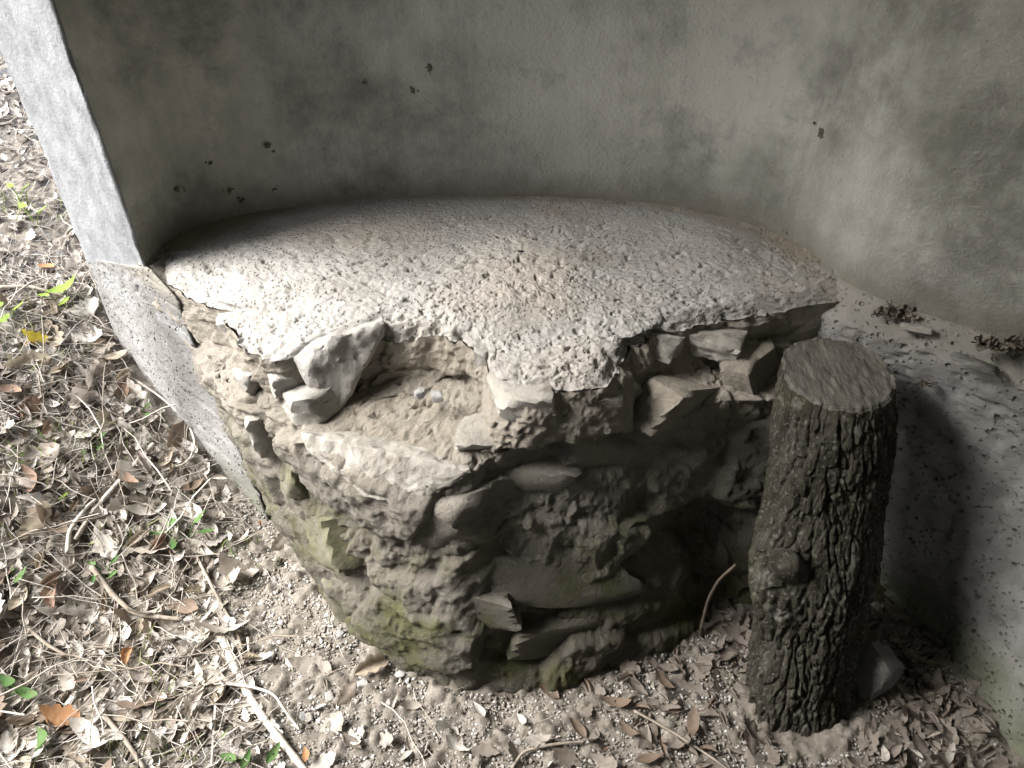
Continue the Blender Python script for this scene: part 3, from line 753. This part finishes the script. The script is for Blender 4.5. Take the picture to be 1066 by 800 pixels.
# mass of leaf litter
def litter_mass():
    r = np.random.RandomState(11)
    P = np.concatenate([scatter(7000, -1.75, 0.1, 0.25, 1.9, litter_density, r), scatter(3800, -2.7, -1.0, 1.2, 3.6, litter_density, r), scatter(1200, -4.5, -1.0, 0.6, 5.0, litter_density, r)])
    n = len(P); z = ground_h(P[:, 0], P[:, 1]); pos = np.c_[P, z+r.uniform(0.001, 0.014, n)]
    joined('leaf_litter', PROT, pos, rotmats(n, gnormal(P[:, 0], P[:, 1]), r, 0.3), r.uniform(0.22, 0.85, n)*np.where(P[:, 0] < -1.75, 1.4, 1), r.randint(0, len(PROT), n), M['litter'], r.uniform(0, 0.97, n),
           'carpet of small dry leaves and fragments outside the shelter', 'leaf litter')
litter_mass()
def corner_mass():  # rotted leaves, toned dark and laid dense to deepen the corner's shade
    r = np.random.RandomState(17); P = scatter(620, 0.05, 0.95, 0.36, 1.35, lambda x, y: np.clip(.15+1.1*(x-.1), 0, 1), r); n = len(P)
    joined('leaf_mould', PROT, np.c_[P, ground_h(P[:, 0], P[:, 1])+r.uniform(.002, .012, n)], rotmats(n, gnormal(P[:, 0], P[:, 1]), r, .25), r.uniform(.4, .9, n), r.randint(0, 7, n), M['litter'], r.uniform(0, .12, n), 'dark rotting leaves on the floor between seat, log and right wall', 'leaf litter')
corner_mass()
def pebble_protos():
    out = []
    for s in range(5):
        bm = bmesh.new(); bmesh.ops.create_icosphere(bm, subdivisions=1, radius=1.0); r = np.random.RandomState(s+50)
        v = np.array([x.co[:] for x in bm.verts])*r.uniform(.6, 1.1, (len(bm.verts), 1))*np.array([1, .8, .55]); q = np.array([[x.index for x in f.verts] for f in bm.faces]); bm.free(); out.append((v, q))
    return out
PEB = pebble_protos()
def gravel():
    r = np.random.RandomState(12)
    P = np.concatenate([scatter(24000, -0.75, 0.95, 0.38, 1.3, lambda x, y: 0.4+0*x, r), scatter(1500, -1.75, 0.0, 0.25, 2.0, lambda x, y: 1+0*x, r)]); n = len(P)
    pos = np.c_[P, ground_h(P[:, 0], P[:, 1])+0.001]
    joined('gravel', PEB, pos, rotmats(n, gnormal(P[:, 0], P[:, 1]), r, 0.5), 0.0022+0.0068*r.beta(1, 4, n), r.randint(0, 5, n), M['pebble'], r.uniform(0, 1, n)**0.8,
           'loose crumbly gravel on the ground before the stone seat', 'gravel', smooth=False)
gravel()
def twig_protos():
    out = []
    for s in range(8):
        r = np.random.RandomState(s+80); n = 6; t = np.linspace(-.5, .5, n); p = np.c_[t, np.cumsum(r.normal(0, .03, n)), np.abs(np.cumsum(r.normal(0, .015, n)))]
        V, Q = tube_arrays(p, np.linspace(.0085, .004, n), 4); out.append((V, np.array(Q)))
    return out
TW = twig_protos()
def twig_mass():
    r = np.random.RandomState(13)
    P = np.concatenate([scatter(2300, -1.75, 0.1, 0.25, 1.9, litter_density, r), scatter(1500, -2.7, -1.0, 1.2, 3.6, litter_density, r)]); n = len(P)
    pos = np.c_[P, ground_h(P[:, 0], P[:, 1])+r.uniform(0.004, 0.02, n)]
    joined('twig_litter', TW, pos, rotmats(n, gnormal(P[:, 0], P[:, 1]), r, 0.16), r.uniform(0.05, 0.2, n), r.randint(0, 8, n), M['litter'], r.uniform(0.3, 0.95, n),
           'thin dead stems and twigs mixed through the leaf litter', 'twigs')
twig_mass()
def grass_mass():
    r = np.random.RandomState(14)
    n = 1200; c = scatter(60, -1.7, -0.6, 0.4, 2.2, lambda x, y: litter_density(x, y), r); P = c[r.randint(0, 60, n)]+r.normal(0, 0.03, (n, 2))
    ok = ~in_wall(P[:, 0], P[:, 1], 0.02) & ~inside_seat(P[:, 0], P[:, 1], .02); P = P[ok]; n = len(P)
    t = np.linspace(0, 1, 5); V = np.concatenate([np.c_[-.035*(1-t**2), .45*t**2, t], np.c_[.035*(1-t**2), .45*t**2, t]]); Q = np.array([[i, 5+i, 6+i, i+1] for i in range(4)])
    pos = np.c_[P, ground_h(P[:, 0], P[:, 1])]
    joined('grass', [(V, Q)], pos, rotmats(n, np.tile([[0, 0, 1.]], (n, 1)), r, 0.5), r.uniform(0.02, 0.06, n), np.zeros(n, int), M['grass'], r.uniform(0, 1, n), 'sparse fine grass blades among the dead leaves', 'grass')
grass_mass()

# leaves one can tell apart
def put_leaf(k, x, y, scale, label, cat='leaf', group=None, mat=None, r=rg, lift=0.008, z=None, tilt=0.3, name='fallen_leaf', yaw=None):
    me = LEAFM[k]
    if mat is not None:
        me = me.copy(); me.materials.clear(); me.materials.append(mat)
    o = obj(name, me); zz = float(ground_h(np.array(x), np.array(y))) if z is None else z
    Rm = rotmats(1, gnormal(np.array([x]), np.array([y])), r, tilt)[0]
    m = Matrix([list(map(float, row)) for row in Rm]).to_4x4()
    if yaw is not None: m = Matrix.Rotation(yaw, 4, 'Z') @ Matrix.Rotation(r.normal(0, tilt), 4, 'X') @ Matrix.Rotation(r.normal(0, tilt), 4, 'Y')
    o.matrix_basis = Matrix.Translation((float(x), float(y), zz+lift)) @ m @ Matrix.Scale(scale, 4)
    return tag(o, label, cat, group)
r1 = np.random.RandomState(21)
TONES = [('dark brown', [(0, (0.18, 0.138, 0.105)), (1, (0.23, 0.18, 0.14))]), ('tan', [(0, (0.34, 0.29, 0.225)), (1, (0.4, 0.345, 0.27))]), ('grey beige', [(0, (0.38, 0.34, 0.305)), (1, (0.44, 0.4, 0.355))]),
         ('pale cream', [(0, (0.54, 0.51, 0.455)), (1, (0.6, 0.575, 0.53))]), ('reddish brown', [(0, (0.25, 0.175, 0.13)), (1, (0.3, 0.205, 0.15))])]
SHAPES = ['slim oval', 'small rolled', 'lobed', 'curled lobed', 'long narrow', 'broad lobed', 'small cupped']
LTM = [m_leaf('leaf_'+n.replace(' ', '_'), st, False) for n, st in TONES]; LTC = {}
def region(x, y):
    if y > 1.3: return 'on the bank beside the jamb'
    if y > 0.95: return 'on the litter below the footing' if x > -.95 else 'on the litter at the left edge'
    return 'near the bottom left corner' if x < -.6 else 'beside the bleached stick'
for (x, y) in scatter(220, -1.35, -0.05, 0.42, 1.75, litter_density, r1):
    k = r1.randint(0, 7); c = r1.choice(5, p=[.13, .27, .3, .24, .06])
    if (k, c) not in LTC:
        LTC[(k, c)] = LEAFM[k].copy(); LTC[(k, c)].materials.clear(); LTC[(k, c)].materials.append(LTM[c])
    o = put_leaf(k, x, y, r1.uniform(0.8, 1.4), TONES[c][0]+' '+SHAPES[k]+' dry leaf '+region(x, y), group='dry leaves on the litter', r=r1, lift=r1.uniform(.008, .022)); o.data = LTC[(k, c)]
for (px, py) in [(497, 742), (520, 760), (545, 752), (505, 785), (535, 790), (560, 775), (400, 770), (422, 790), (480, 775), (340, 715), (512, 770)]:
    p = at(px, py); put_leaf(r1.choice([0, 2, 4, 6]), p[0], p[1], r1.uniform(.5, .8), 'dry brown leaf on bare gravel in front of the seat', group='dry leaves on the gravel', r=r1)
for (px, py) in [(570, 722), (610, 715), (640, 735), (600, 760), (665, 740), (690, 715), (655, 765), (690, 782), (720, 760), (740, 735), (630, 785), (735, 785), (675, 795), (700, 745), (650, 712)]:  # darkest leaf tone used here to add to the corner's shade
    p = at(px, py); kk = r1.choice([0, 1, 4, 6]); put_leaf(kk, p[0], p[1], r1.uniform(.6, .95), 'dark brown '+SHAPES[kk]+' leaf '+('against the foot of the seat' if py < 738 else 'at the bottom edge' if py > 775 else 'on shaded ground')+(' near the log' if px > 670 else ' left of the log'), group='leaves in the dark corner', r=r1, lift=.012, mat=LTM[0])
for (px, py) in [(935, 757), (968, 752), (968, 772), (918, 795), (950, 790), (985, 790), (900, 775)]:
    p = at(px, py); kk = r1.choice([0, 4, 6]); put_leaf(kk, p[0], p[1], r1.uniform(.6, .9), SHAPES[kk]+' leaf on dark ground right of the log'+(', at the bottom edge' if py > 785 else ', close to the right wall' if px > 950 else ', close to the bark'), group='pale leaves right of the log', r=r1, lift=.012)
def pl(px, py, k, s, label, mat, yaw=None, lift=.03, tilt=.25, name='fallen_leaf'):
    z = 0.0; p = at(px, py)
    for _ in range(6): z = float(ground_h(p[0], p[1])); p = at(px, py, z+lift)
    put_leaf(k, p[0], p[1], s, label, mat=mat, lift=lift, tilt=tilt, yaw=yaw, name=name)
pl(38, 355, 2, 0.85, 'bright yellow leaf with lobed edge left of the jamb', M['yellow'], 1.9)
pl(36, 366, 0, 0.55, 'orange leaf tucked just under the yellow leaf', M['orange'], 1.7, .022)
pl(48, 279, 0, 0.9, 'orange brown leaf high on the bright bank beside the jamb', M['orange'], 1.2)
pl(75, 313, 4, 1.3, 'long lime green blade-like leaf touching the footing', M['lime'], -1.0, .05)
pl(228, 499, 6, 1.0, 'rounded pale leaf lying at the foot of the footing', None, 1.4, .03)
pl(242, 600, 5, 0.8, 'large pale lobed leaf on bare soil beside the seat', None, 1.0, .02)
pl(150, 637, 5, 0.85, 'large creamy lobed leaf in the middle of the litter', None, -0.9, .035)
pl(45, 772, 4, 1.0, 'big pale green leaf in the bottom left corner', M['green'], 0.7, .03)
pl(62, 742, 2, 1.0, 'rolled reddish brown leaf near the bottom left corner', M['orange'], 1.4, .03)
pl(135, 680, 3, 0.9, 'dark rust brown curled leaf among pale leaves', M['orange'], 0.3, .025)
pl(270, 545, 6, 0.5, 'small orange leaf scrap beside the ivy seedling', M['orange'], 0.3, .02)
pl(318, 787, 0, 0.6, 'tan orange leaf touching the lower end of the white stick', M['orange'], 0.2, .02)
pl(877, 676, 1, 0.55, 'small pale leaf caught on the dark bark of the log', None, 0.2, .02) if False else None

def at_ground(px, py, lift=0.0):
    p = at(px, py)
    for _ in range(6): z = float(ground_h(p[0], p[1])); p = at(px, py, z+lift)
    return p
def twig(pix, rad, label, mat, lift=0.015, group=None, name='twig', nod=False, z=None):
    ctrl = np.array([at_ground(x, y, lift) if z is None else at(x, y, z[i]) for i, (x, y) in enumerate(pix)]); t = np.linspace(0, 1, len(ctrl)); tt = np.linspace(0, 1, 6*len(ctrl))
    pts = np.c_[[np.interp(tt, t, ctrl[:, k]) for k in range(3)]].T
    if len(ctrl) > 2:
        k = np.ones(5)/5
        for c in range(3): pts[2:-2, c] = np.convolve(pts[:, c], k, 'same')[2:-2]
    rr = np.linspace(rad, rad*0.75, len(pts))
    if nod: rr = rr*(1+0.18*np.exp(-((np.arange(len(pts)) % 5)/0.7)**2))
    o = empty(name, tuple(pts[0])) if False else None
    me = tube_mesh(name, pts-pts[0], rr, 7); o = obj(name, me, mat); o.location = pts[0]
    return tag(o, label, 'twig', group)
twig([(231, 664), (250, 708), (272, 745), (296, 775), (322, 808)], .0085, 'straight bleached stick slanting to the bottom edge before the gravel', M['paletwig'], .012, name='stick', nod=True)
twig([(104, 372), (135, 392), (170, 415), (196, 440), (204, 462), (196, 482), (170, 490)], .0032, 'thin pale stem arching in a hook along the footing', M['paletwig'], .03)
twig([(108, 362), (120, 405), (133, 455)], .004, 'straight pale stem leaning at the foot of the jamb', M['paletwig'], .03)
twig([(160, 462), (130, 495), (98, 530), (78, 562)], .0065, 'thick pale branch slanting down left through the litter', M['paletwig'], .02, name='branch')
twig([(0, 508), (50, 497), (100, 488), (150, 474)], .004, 'long thin stem running flat across the left litter', M['paletwig'], .02)
twig([(0, 299), (30, 298), (60, 306), (75, 312)], .005, 'dark bent stem at the left edge above the yellow leaf', M['twig'], .03)
twig([(0, 325), (20, 318), (40, 312)], .004, 'short dark stem at the left edge above the green leaves', M['twig'], .03)
twig([(205, 580), (228, 625), (248, 660), (256, 695)], .0038, 'dark vine stem curving down from the ivy seedling', M['twig'], .012)
twig([(95, 590), (118, 620), (140, 640), (190, 645)], .006, 'grey branch crossing the litter below the ivy seedling', M['twig'], .025, name='branch')
twig([(70, 575), (72, 552), (90, 528), (100, 520)], .005, 'pale crooked twig standing in the left litter', M['paletwig'], .03)
twig([(226, 694), (224, 745), (220, 800)], .003, 'fine straight white stem left of the bleached stick', M['paletwig'], .015)
twig([(236, 712), (262, 715), (285, 722), (300, 745), (312, 760)], .003, 'thin white stem crossing over the bleached stick', M['paletwig'], .026)
twig([(258, 664), (260, 690)], .003, 'short upright-looking white stem just above the stick', M['paletwig'], .012)
twig([(108, 745), (130, 770), (150, 800)], .005, 'brown twig at the bottom edge left of centre litter', M['twig'], .02)
twig([(30, 655), (50, 672), (72, 684)], .004, 'short grey twig in the lower left litter', M['twig'], .02)
twig([(660, 740), (700, 762), (740, 788), (760, 803)], .0028, 'thin pale stem in the dark between seat and log', M['twig'], .02)
twig([(533, 800), (545, 782), (575, 775), (610, 772)], .0035, 'dark curved twig at the edge of the shaded gravel', M['twig'], .012)
twig([(728, 662), (733, 640), (738, 622), (748, 604), (766, 588)], .004, 'thin curved root rising in the dark beside the log', M['roof'], .0, z=[.0, .06, .11, .16, .21], name='root')
r2 = np.random.RandomState(31); TWM = []
for s in range(8):
    me = mesh_from('twig', TW[s][0], [tuple(q) for q in TW[s][1]]); me.materials.append(M['paletwig'] if s % 2 else M['twig']); TWM.append(me)
for (x, y) in scatter(75, -1.4, -0.2, 0.4, 1.8, litter_density, r2):
    ti = r2.randint(0, 8); tl = r2.uniform(.12, .3); o = obj('twig', TWM[ti]); Rm = rotmats(1, gnormal(np.array([x]), np.array([y])), r2, .14)[0]
    o.matrix_basis = Matrix.Translation((x, y, float(ground_h(np.array(x), np.array(y)))+r2.uniform(.015, .03))) @ Matrix([list(map(float, q)) for q in Rm]).to_4x4() @ Matrix.Scale(tl, 4)
    tag(o, ('short ' if tl < .18 else 'long ' if tl > .25 else '')+('pale' if ti % 2 else 'brown')+' loose dead twig '+region(x, y), 'twig', 'loose twigs on the litter')
# small stones
SM = [rock_mesh('small_stone', (1, .8, .5), 400+i, 2, 7, .05) for i in range(5)]
for i, m in enumerate(SM): m.materials.append(M[['stone', 'grey', 'pale', 'dull', 'grey'][i]])
r3 = np.random.RandomState(41)
for (x, y) in scatter(46, -0.62, 0.25, 0.4, 1.2, lambda x, y: 1-litter_density(x, y)*0.8, r3):
    si = r3.randint(0, 5); o = obj('small_stone', SM[si]); s = r3.uniform(.012, .026)
    o.matrix_basis = Matrix.Translation((x, y, float(ground_h(np.array(x), np.array(y)))+s*.12)) @ Matrix.Rotation(r3.uniform(0, 6), 4, 'Z') @ Matrix.Scale(s, 4)
    tag(o, ('tiny ' if s < .018 else 'small ')+['beige', 'grey', 'pale', 'earthy brown', 'grey'][si]+' angular stone on the gravel '+('by the stick' if x < -.3 else 'at the foot of the seat' if y > .75 else 'near the bottom edge'), 'stone', 'small stones on the gravel')
def stone_at(name, p, dims, seed, mat, label, yaw=0., tilt=(0, 0), cat='stone', sub=3, planes=7):
    o = obj(name, rock_mesh(name, dims, seed, sub, planes, .03), M[mat])
    o.matrix_basis = Matrix.Translation(Vector(p)) @ Matrix.Rotation(yaw, 4, 'Z') @ Matrix.Rotation(tilt[0], 4, 'X') @ Matrix.Rotation(tilt[1], 4, 'Y'); return tag(o, label, cat)
stone_at('rock', at(907, 697, .06), (.075, .09, .15), 501, 'slate', 'grey wedge-shaped rock standing behind the foot of the log', .3, (.15, .1))
stone_at('stone_chip', at(1018, 379, ZS-.012), (.085, .05, .014), 503, 'slate', 'dark triangular flat chip lying on the footing ledge at right', -.5, (-.35, .1), planes=4)
stone_at('stone_chip', at(953, 342, ZS-.008), (.06, .032, .012), 505, 'stone', 'small pale flat chip on the ledge between moss tuft and dark chip', -.3, (-.3, 0), planes=4)
stone_at('pebble', at(437, 410, Z1+.03), (.021, .018, .018), 507, 'grey', 'left of two blue-grey pebbles in the hollow of the seat')
stone_at('pebble', at(456, 413, Z1+.03), (.022, .022, .02), 509, 'grey', 'right of two blue-grey pebbles in the hollow of the seat')

# clots of cobweb and dirt
def clot(p, size, seed, label, nrm=None, n=26, flat=.35, name='dirt_clot', cat='dirt clot', mat='web'):
    r = np.random.RandomState(seed); Vs, Qs = [], []; off = 0
    if nrm is not None:
        bm = bmesh.new(); bmesh.ops.create_icosphere(bm, subdivisions=3, radius=1.0); v0 = np.array([x.co[:] for x in bm.verts]); q0 = np.array([[x.index for x in f.verts] for f in bm.faces]); bm.free()
        for i in range(3):
            v = v0*(1+.55*fbm(v0*1.6+seed+i*7, 3, seed))[:, None]*np.array([r.uniform(.6, 1.2), .3, r.uniform(.5, 1.2)])*size*(.34 if i == 0 else r.uniform(.08, .18))
            Vs.append(v+(0 if i == 0 else 1)*r.normal(0, size*.42, 3)*np.array([1, .05, 1])); Qs.append(q0+off); off += len(v0)
        n = 0
    for i in range(int(n*1.8)):
        v, q = PEB[r.randint(0, 5)]; s = size*r.uniform(.04, .13); c = r.normal(0, size*.2, 3)*np.array([1, flat, 1])
        if nrm is None:
            v, q = PROT[r.randint(0, 7)]; q = np.concatenate([q[:, [0, 1, 2]], q[:, [0, 2, 3]]]); s = size*r.uniform(2, 7); c = c*np.array([1.5, 1.2, .25]); c[2] = abs(c[2])
            v = v@rotmats(1, np.array([[0, 0, 1.]]), r, .6)[0].T
        Vs.append(v*s+c); Qs.append(q+off); off += len(v)
    for i in range(5 if name == 'debris' else 1):
        d = r.normal(0, size*.4, 3)*np.array([1, flat*.6, 1]); V, Q = tube_arrays(np.array([[0, 0, 0], d*.5+r.normal(0, size*.06, 3), d]), size*.03, 4)
        Q = np.array(Q); Vs.append(V); Qs.append(np.concatenate([Q[:, [0, 1, 2]], Q[:, [0, 2, 3]]])+off); off += len(V)
    o = obj(name, mesh_from(name, np.concatenate(Vs), quads=np.concatenate(Qs)), M[mat])
    yaw = 0 if nrm is None else math.atan2(nrm[1], nrm[0])+math.pi/2
    o.matrix_basis = Matrix.Translation(Vector(p)) @ Matrix.Rotation(yaw, 4, 'Z'); return tag(o, label, cat)
def on_wall(px, py):
    d = ray(px, py)
    for t in np.arange(0.8, 4, 0.003):
        p = np.array([0, 0, CAM_H])+d*t; dx = p[:2]-CW; ph = math.degrees(math.atan2(dx[1], dx[0]))
        if math.hypot(*dx) > rwall(np.array(ph))-0.003: return p, -dx/np.linalg.norm(dx)
for i, (px, py, s, lab) in enumerate([
        (447, 71, .024, 'dark clot on the plaster at upper left of centre'), (429, 94, .018, 'slanting wisp of dirt just below the upper clot'),
        (278, 152, .026, 'black forked clot on the left plaster'), (239, 198, .026, 'black round clot on plaster low at the left'),
        (252, 208, .020, 'right-hand neighbour of the low black clot, just above the seat'), (184, 197, .016, 'small hooked wisp nearest the bright jamb'),
        (856, 139, .032, 'large winged dark clot high on the right plaster'), (953, 193, .012, 'tiny black dot far right on the plaster'),
        (379, 86, .012, 'tiny black speck between the forked clot and upper clot'), (286, 197, .014, 'row of specks trailing above the seat at left'),
        (219, 170, .018, 'grey smudge clot beneath the round damp stain')]):
    p, n = on_wall(px, py); clot(p, s, 600+i, lab, n, 24, .1)
clot(at(826, 240, ZS+.02), .04, 651, 'dark tuft of dirt on the back right corner of the seat top', None, 40, .6)
clot(at(884, 284, ZS+.0), .04, 652, 'dark crumbly clump where the seat meets the ledge', None, 40, .6)
clot(at(930, 326, ZS-.004), .055, 653, 'dark brown moss tuft on the ledge left of the pale chip', None, 60, .6, name='moss_tuft', cat='moss')
clot(at(1043, 360, ZS+.012), .07, 654, 'tangle of dark debris and twigs on the ledge behind the dark chip', None, 60, .5, name='debris', cat='debris')
clot(at(962, 400, ZS-.09), .035, 655, 'vertical dark streak of dirt on the footing beside the log top', None, 24, .4)

# green plants
def seedling(px, py, leaves, label, mat, k=2, s=.5, name='ivy_seedling'):
    p = at_ground(px, py, 0); root = empty(name, tuple(p)); tag(root, label, 'plant')
    for i, (dx, dy, hh, yaw) in enumerate(leaves):
        tip = np.array([dx, dy, hh]); V, Q = tube_arrays(np.array([[0, 0, -.005], tip*.5+np.array([0, 0, .012]), tip]), .0013, 5)
        obj('stem', mesh_from('stem', V, [tuple(q) for q in Q]), mat, root)
        me = LEAFM[k].copy(); me.materials.clear(); me.materials.append(mat); o = obj('leaf', me, None, root)
        o.matrix_basis = Matrix.Translation(Vector(tip)) @ Matrix.Rotation(yaw, 4, 'Z') @ Matrix.Rotation(.25*math.sin(i*2.1), 4, 'X') @ Matrix.Scale(s, 4)
seedling(195, 562, [(-.04, .03, .035, .9), (.03, .035, .04, -.6), (.055, .0, .03, -1.2), (-.015, -.03, .025, .3), (-.06, -.005, .03, 1.6)], 'small dark green ivy seedling between litter and bare soil', M['green'])
seedling(14, 608, [(-.01, .02, .03, 1.2), (.03, .0, .03, -.4), (-.04, -.01, .03, .4)], 'dark green leafy seedling at the left edge above dark leaves', M['green'])
seedling(8, 727, [(.0, .02, .03, 1.4), (.05, -.005, .03, 1.5)], 'single bluish green sprout at the left edge near bottom', M['green'], 4, .8)
seedling(12, 338, [(-.02, .02, .05, .9), (.035, .01, .05, -.6), (.01, -.03, .04, 2)], 'lime green seedling left of the yellow leaf', M['lime'])
seedling(38, 238, [(-.03, .03, .06, .9), (.04, .0, .06, -.6)], 'lime green seedling high on the overexposed bank', M['lime'])
seedling(22, 212, [(-.02, .02, .05, .9), (.03, .01, .05, -.6)], 'topmost small green seedling beside the jamb', M['lime'], 2, .45)
seedling(148, 436, [(-.02, .01, .03, .9), (.02, .01, .035, -.6), (.03, -.02, .03, 1)], 'green sprig growing at the base of the footing', M['green'], 0, .4, 'green_sprig')
seedling(72, 325, [(-.05, .0, .05, 1.3), (-.02, .03, .05, .5), (.02, -.03, .05, 2.4)], 'pale green sprig under the lime green blade', M['lime'], 0, .6, 'green_sprig')
seedling(245, 795, [(-.01, .0, .02, 1.2), (.025, .0, .02, -.4)], 'green sprout at the bottom edge left of the stick', M['green'], 0, .6, 'green_sprig')
seedling(286, 792, [(.0, .005, .02, -.5)], 'bright green leaf sprout under the lower end of the stick', M['green'], 0, .7, 'green_sprig')

for (px, py, lab, mt, k, sc) in [(30, 425, 'lime green sprig below the yellow leaf at the left edge', 'lime', 0, .45), (62, 520, 'pale green sprig beside the crooked twig in the left litter', 'lime', 0, .4), (20, 545, 'lime green sprout at the left edge above the dark seedling', 'lime', 0, .5),
        (100, 470, 'green sprig in litter left of the thick pale branch', 'green', 0, .4), (18, 478, 'small lime seedling at the left edge by the flat stem', 'lime', 2, .35), (112, 600, 'small dull green sprig below the grey branch', 'green', 0, .4)]:
    seedling(px, py, [(-.03, .01, .03, 1.1), (.02, .02, .035, -.5), (.03, -.02, .03, 2.2), (-.01, -.03, .03, .2)], lab, M[mt], k, sc, 'green_sprig')

# bush outside, beyond the bank
def bush(x, y, h, seed, label):
    z = float(ground_h(np.array(x), np.array(y))); root = empty('bush', (x, y, z)); tag(root, label, 'bush', 'bushes beyond the bank')
    r = np.random.RandomState(seed); n = 900; c = r.normal(0, 1, (n, 3)); c /= np.linalg.norm(c, axis=1)[:, None]; c *= r.uniform(.4, 1, (n, 1))**.5*np.array([h*.6, h*.6, h*.5]); c[:, 2] += h*.55
    rot = rotmats(n, np.tile([[0, 0, 1.]], (n, 1)), r, .9); v, q = PROT[0]; w = np.einsum('nij,vj->nvi', rot, v)*r.uniform(.8, 1.5, n)[:, None, None]+c[:, None, :]
    Q = (q[None]+(np.arange(n)*len(v))[:, None, None]).reshape(-1, 4); me = mesh_from('foliage', w.reshape(-1, 3), quads=Q)
    a = me.attributes.new('tint', 'FLOAT', 'POINT'); a.data.foreach_set('value', np.repeat(r.uniform(0, 1, n), len(v)).astype(np.float32)); obj('foliage', me, M['bushleaf'], root)
    for i in range(4):
        d = r.normal(0, .2, 3)*h; d[2] = h*.7; V, Q2 = tube_arrays(np.array([[0, 0, -.05], d*.5+r.normal(0, .03, 3), d]), np.array([.012, .009, .005]), 6); obj('stem', mesh_from('stem', V, [tuple(k) for k in Q2]), M['twig'], root)
p = at(-8, 92, 1.0)
bush(-3.35, 4.6, .8, 71, 'dark leafy bush at the top left edge beyond the bank')
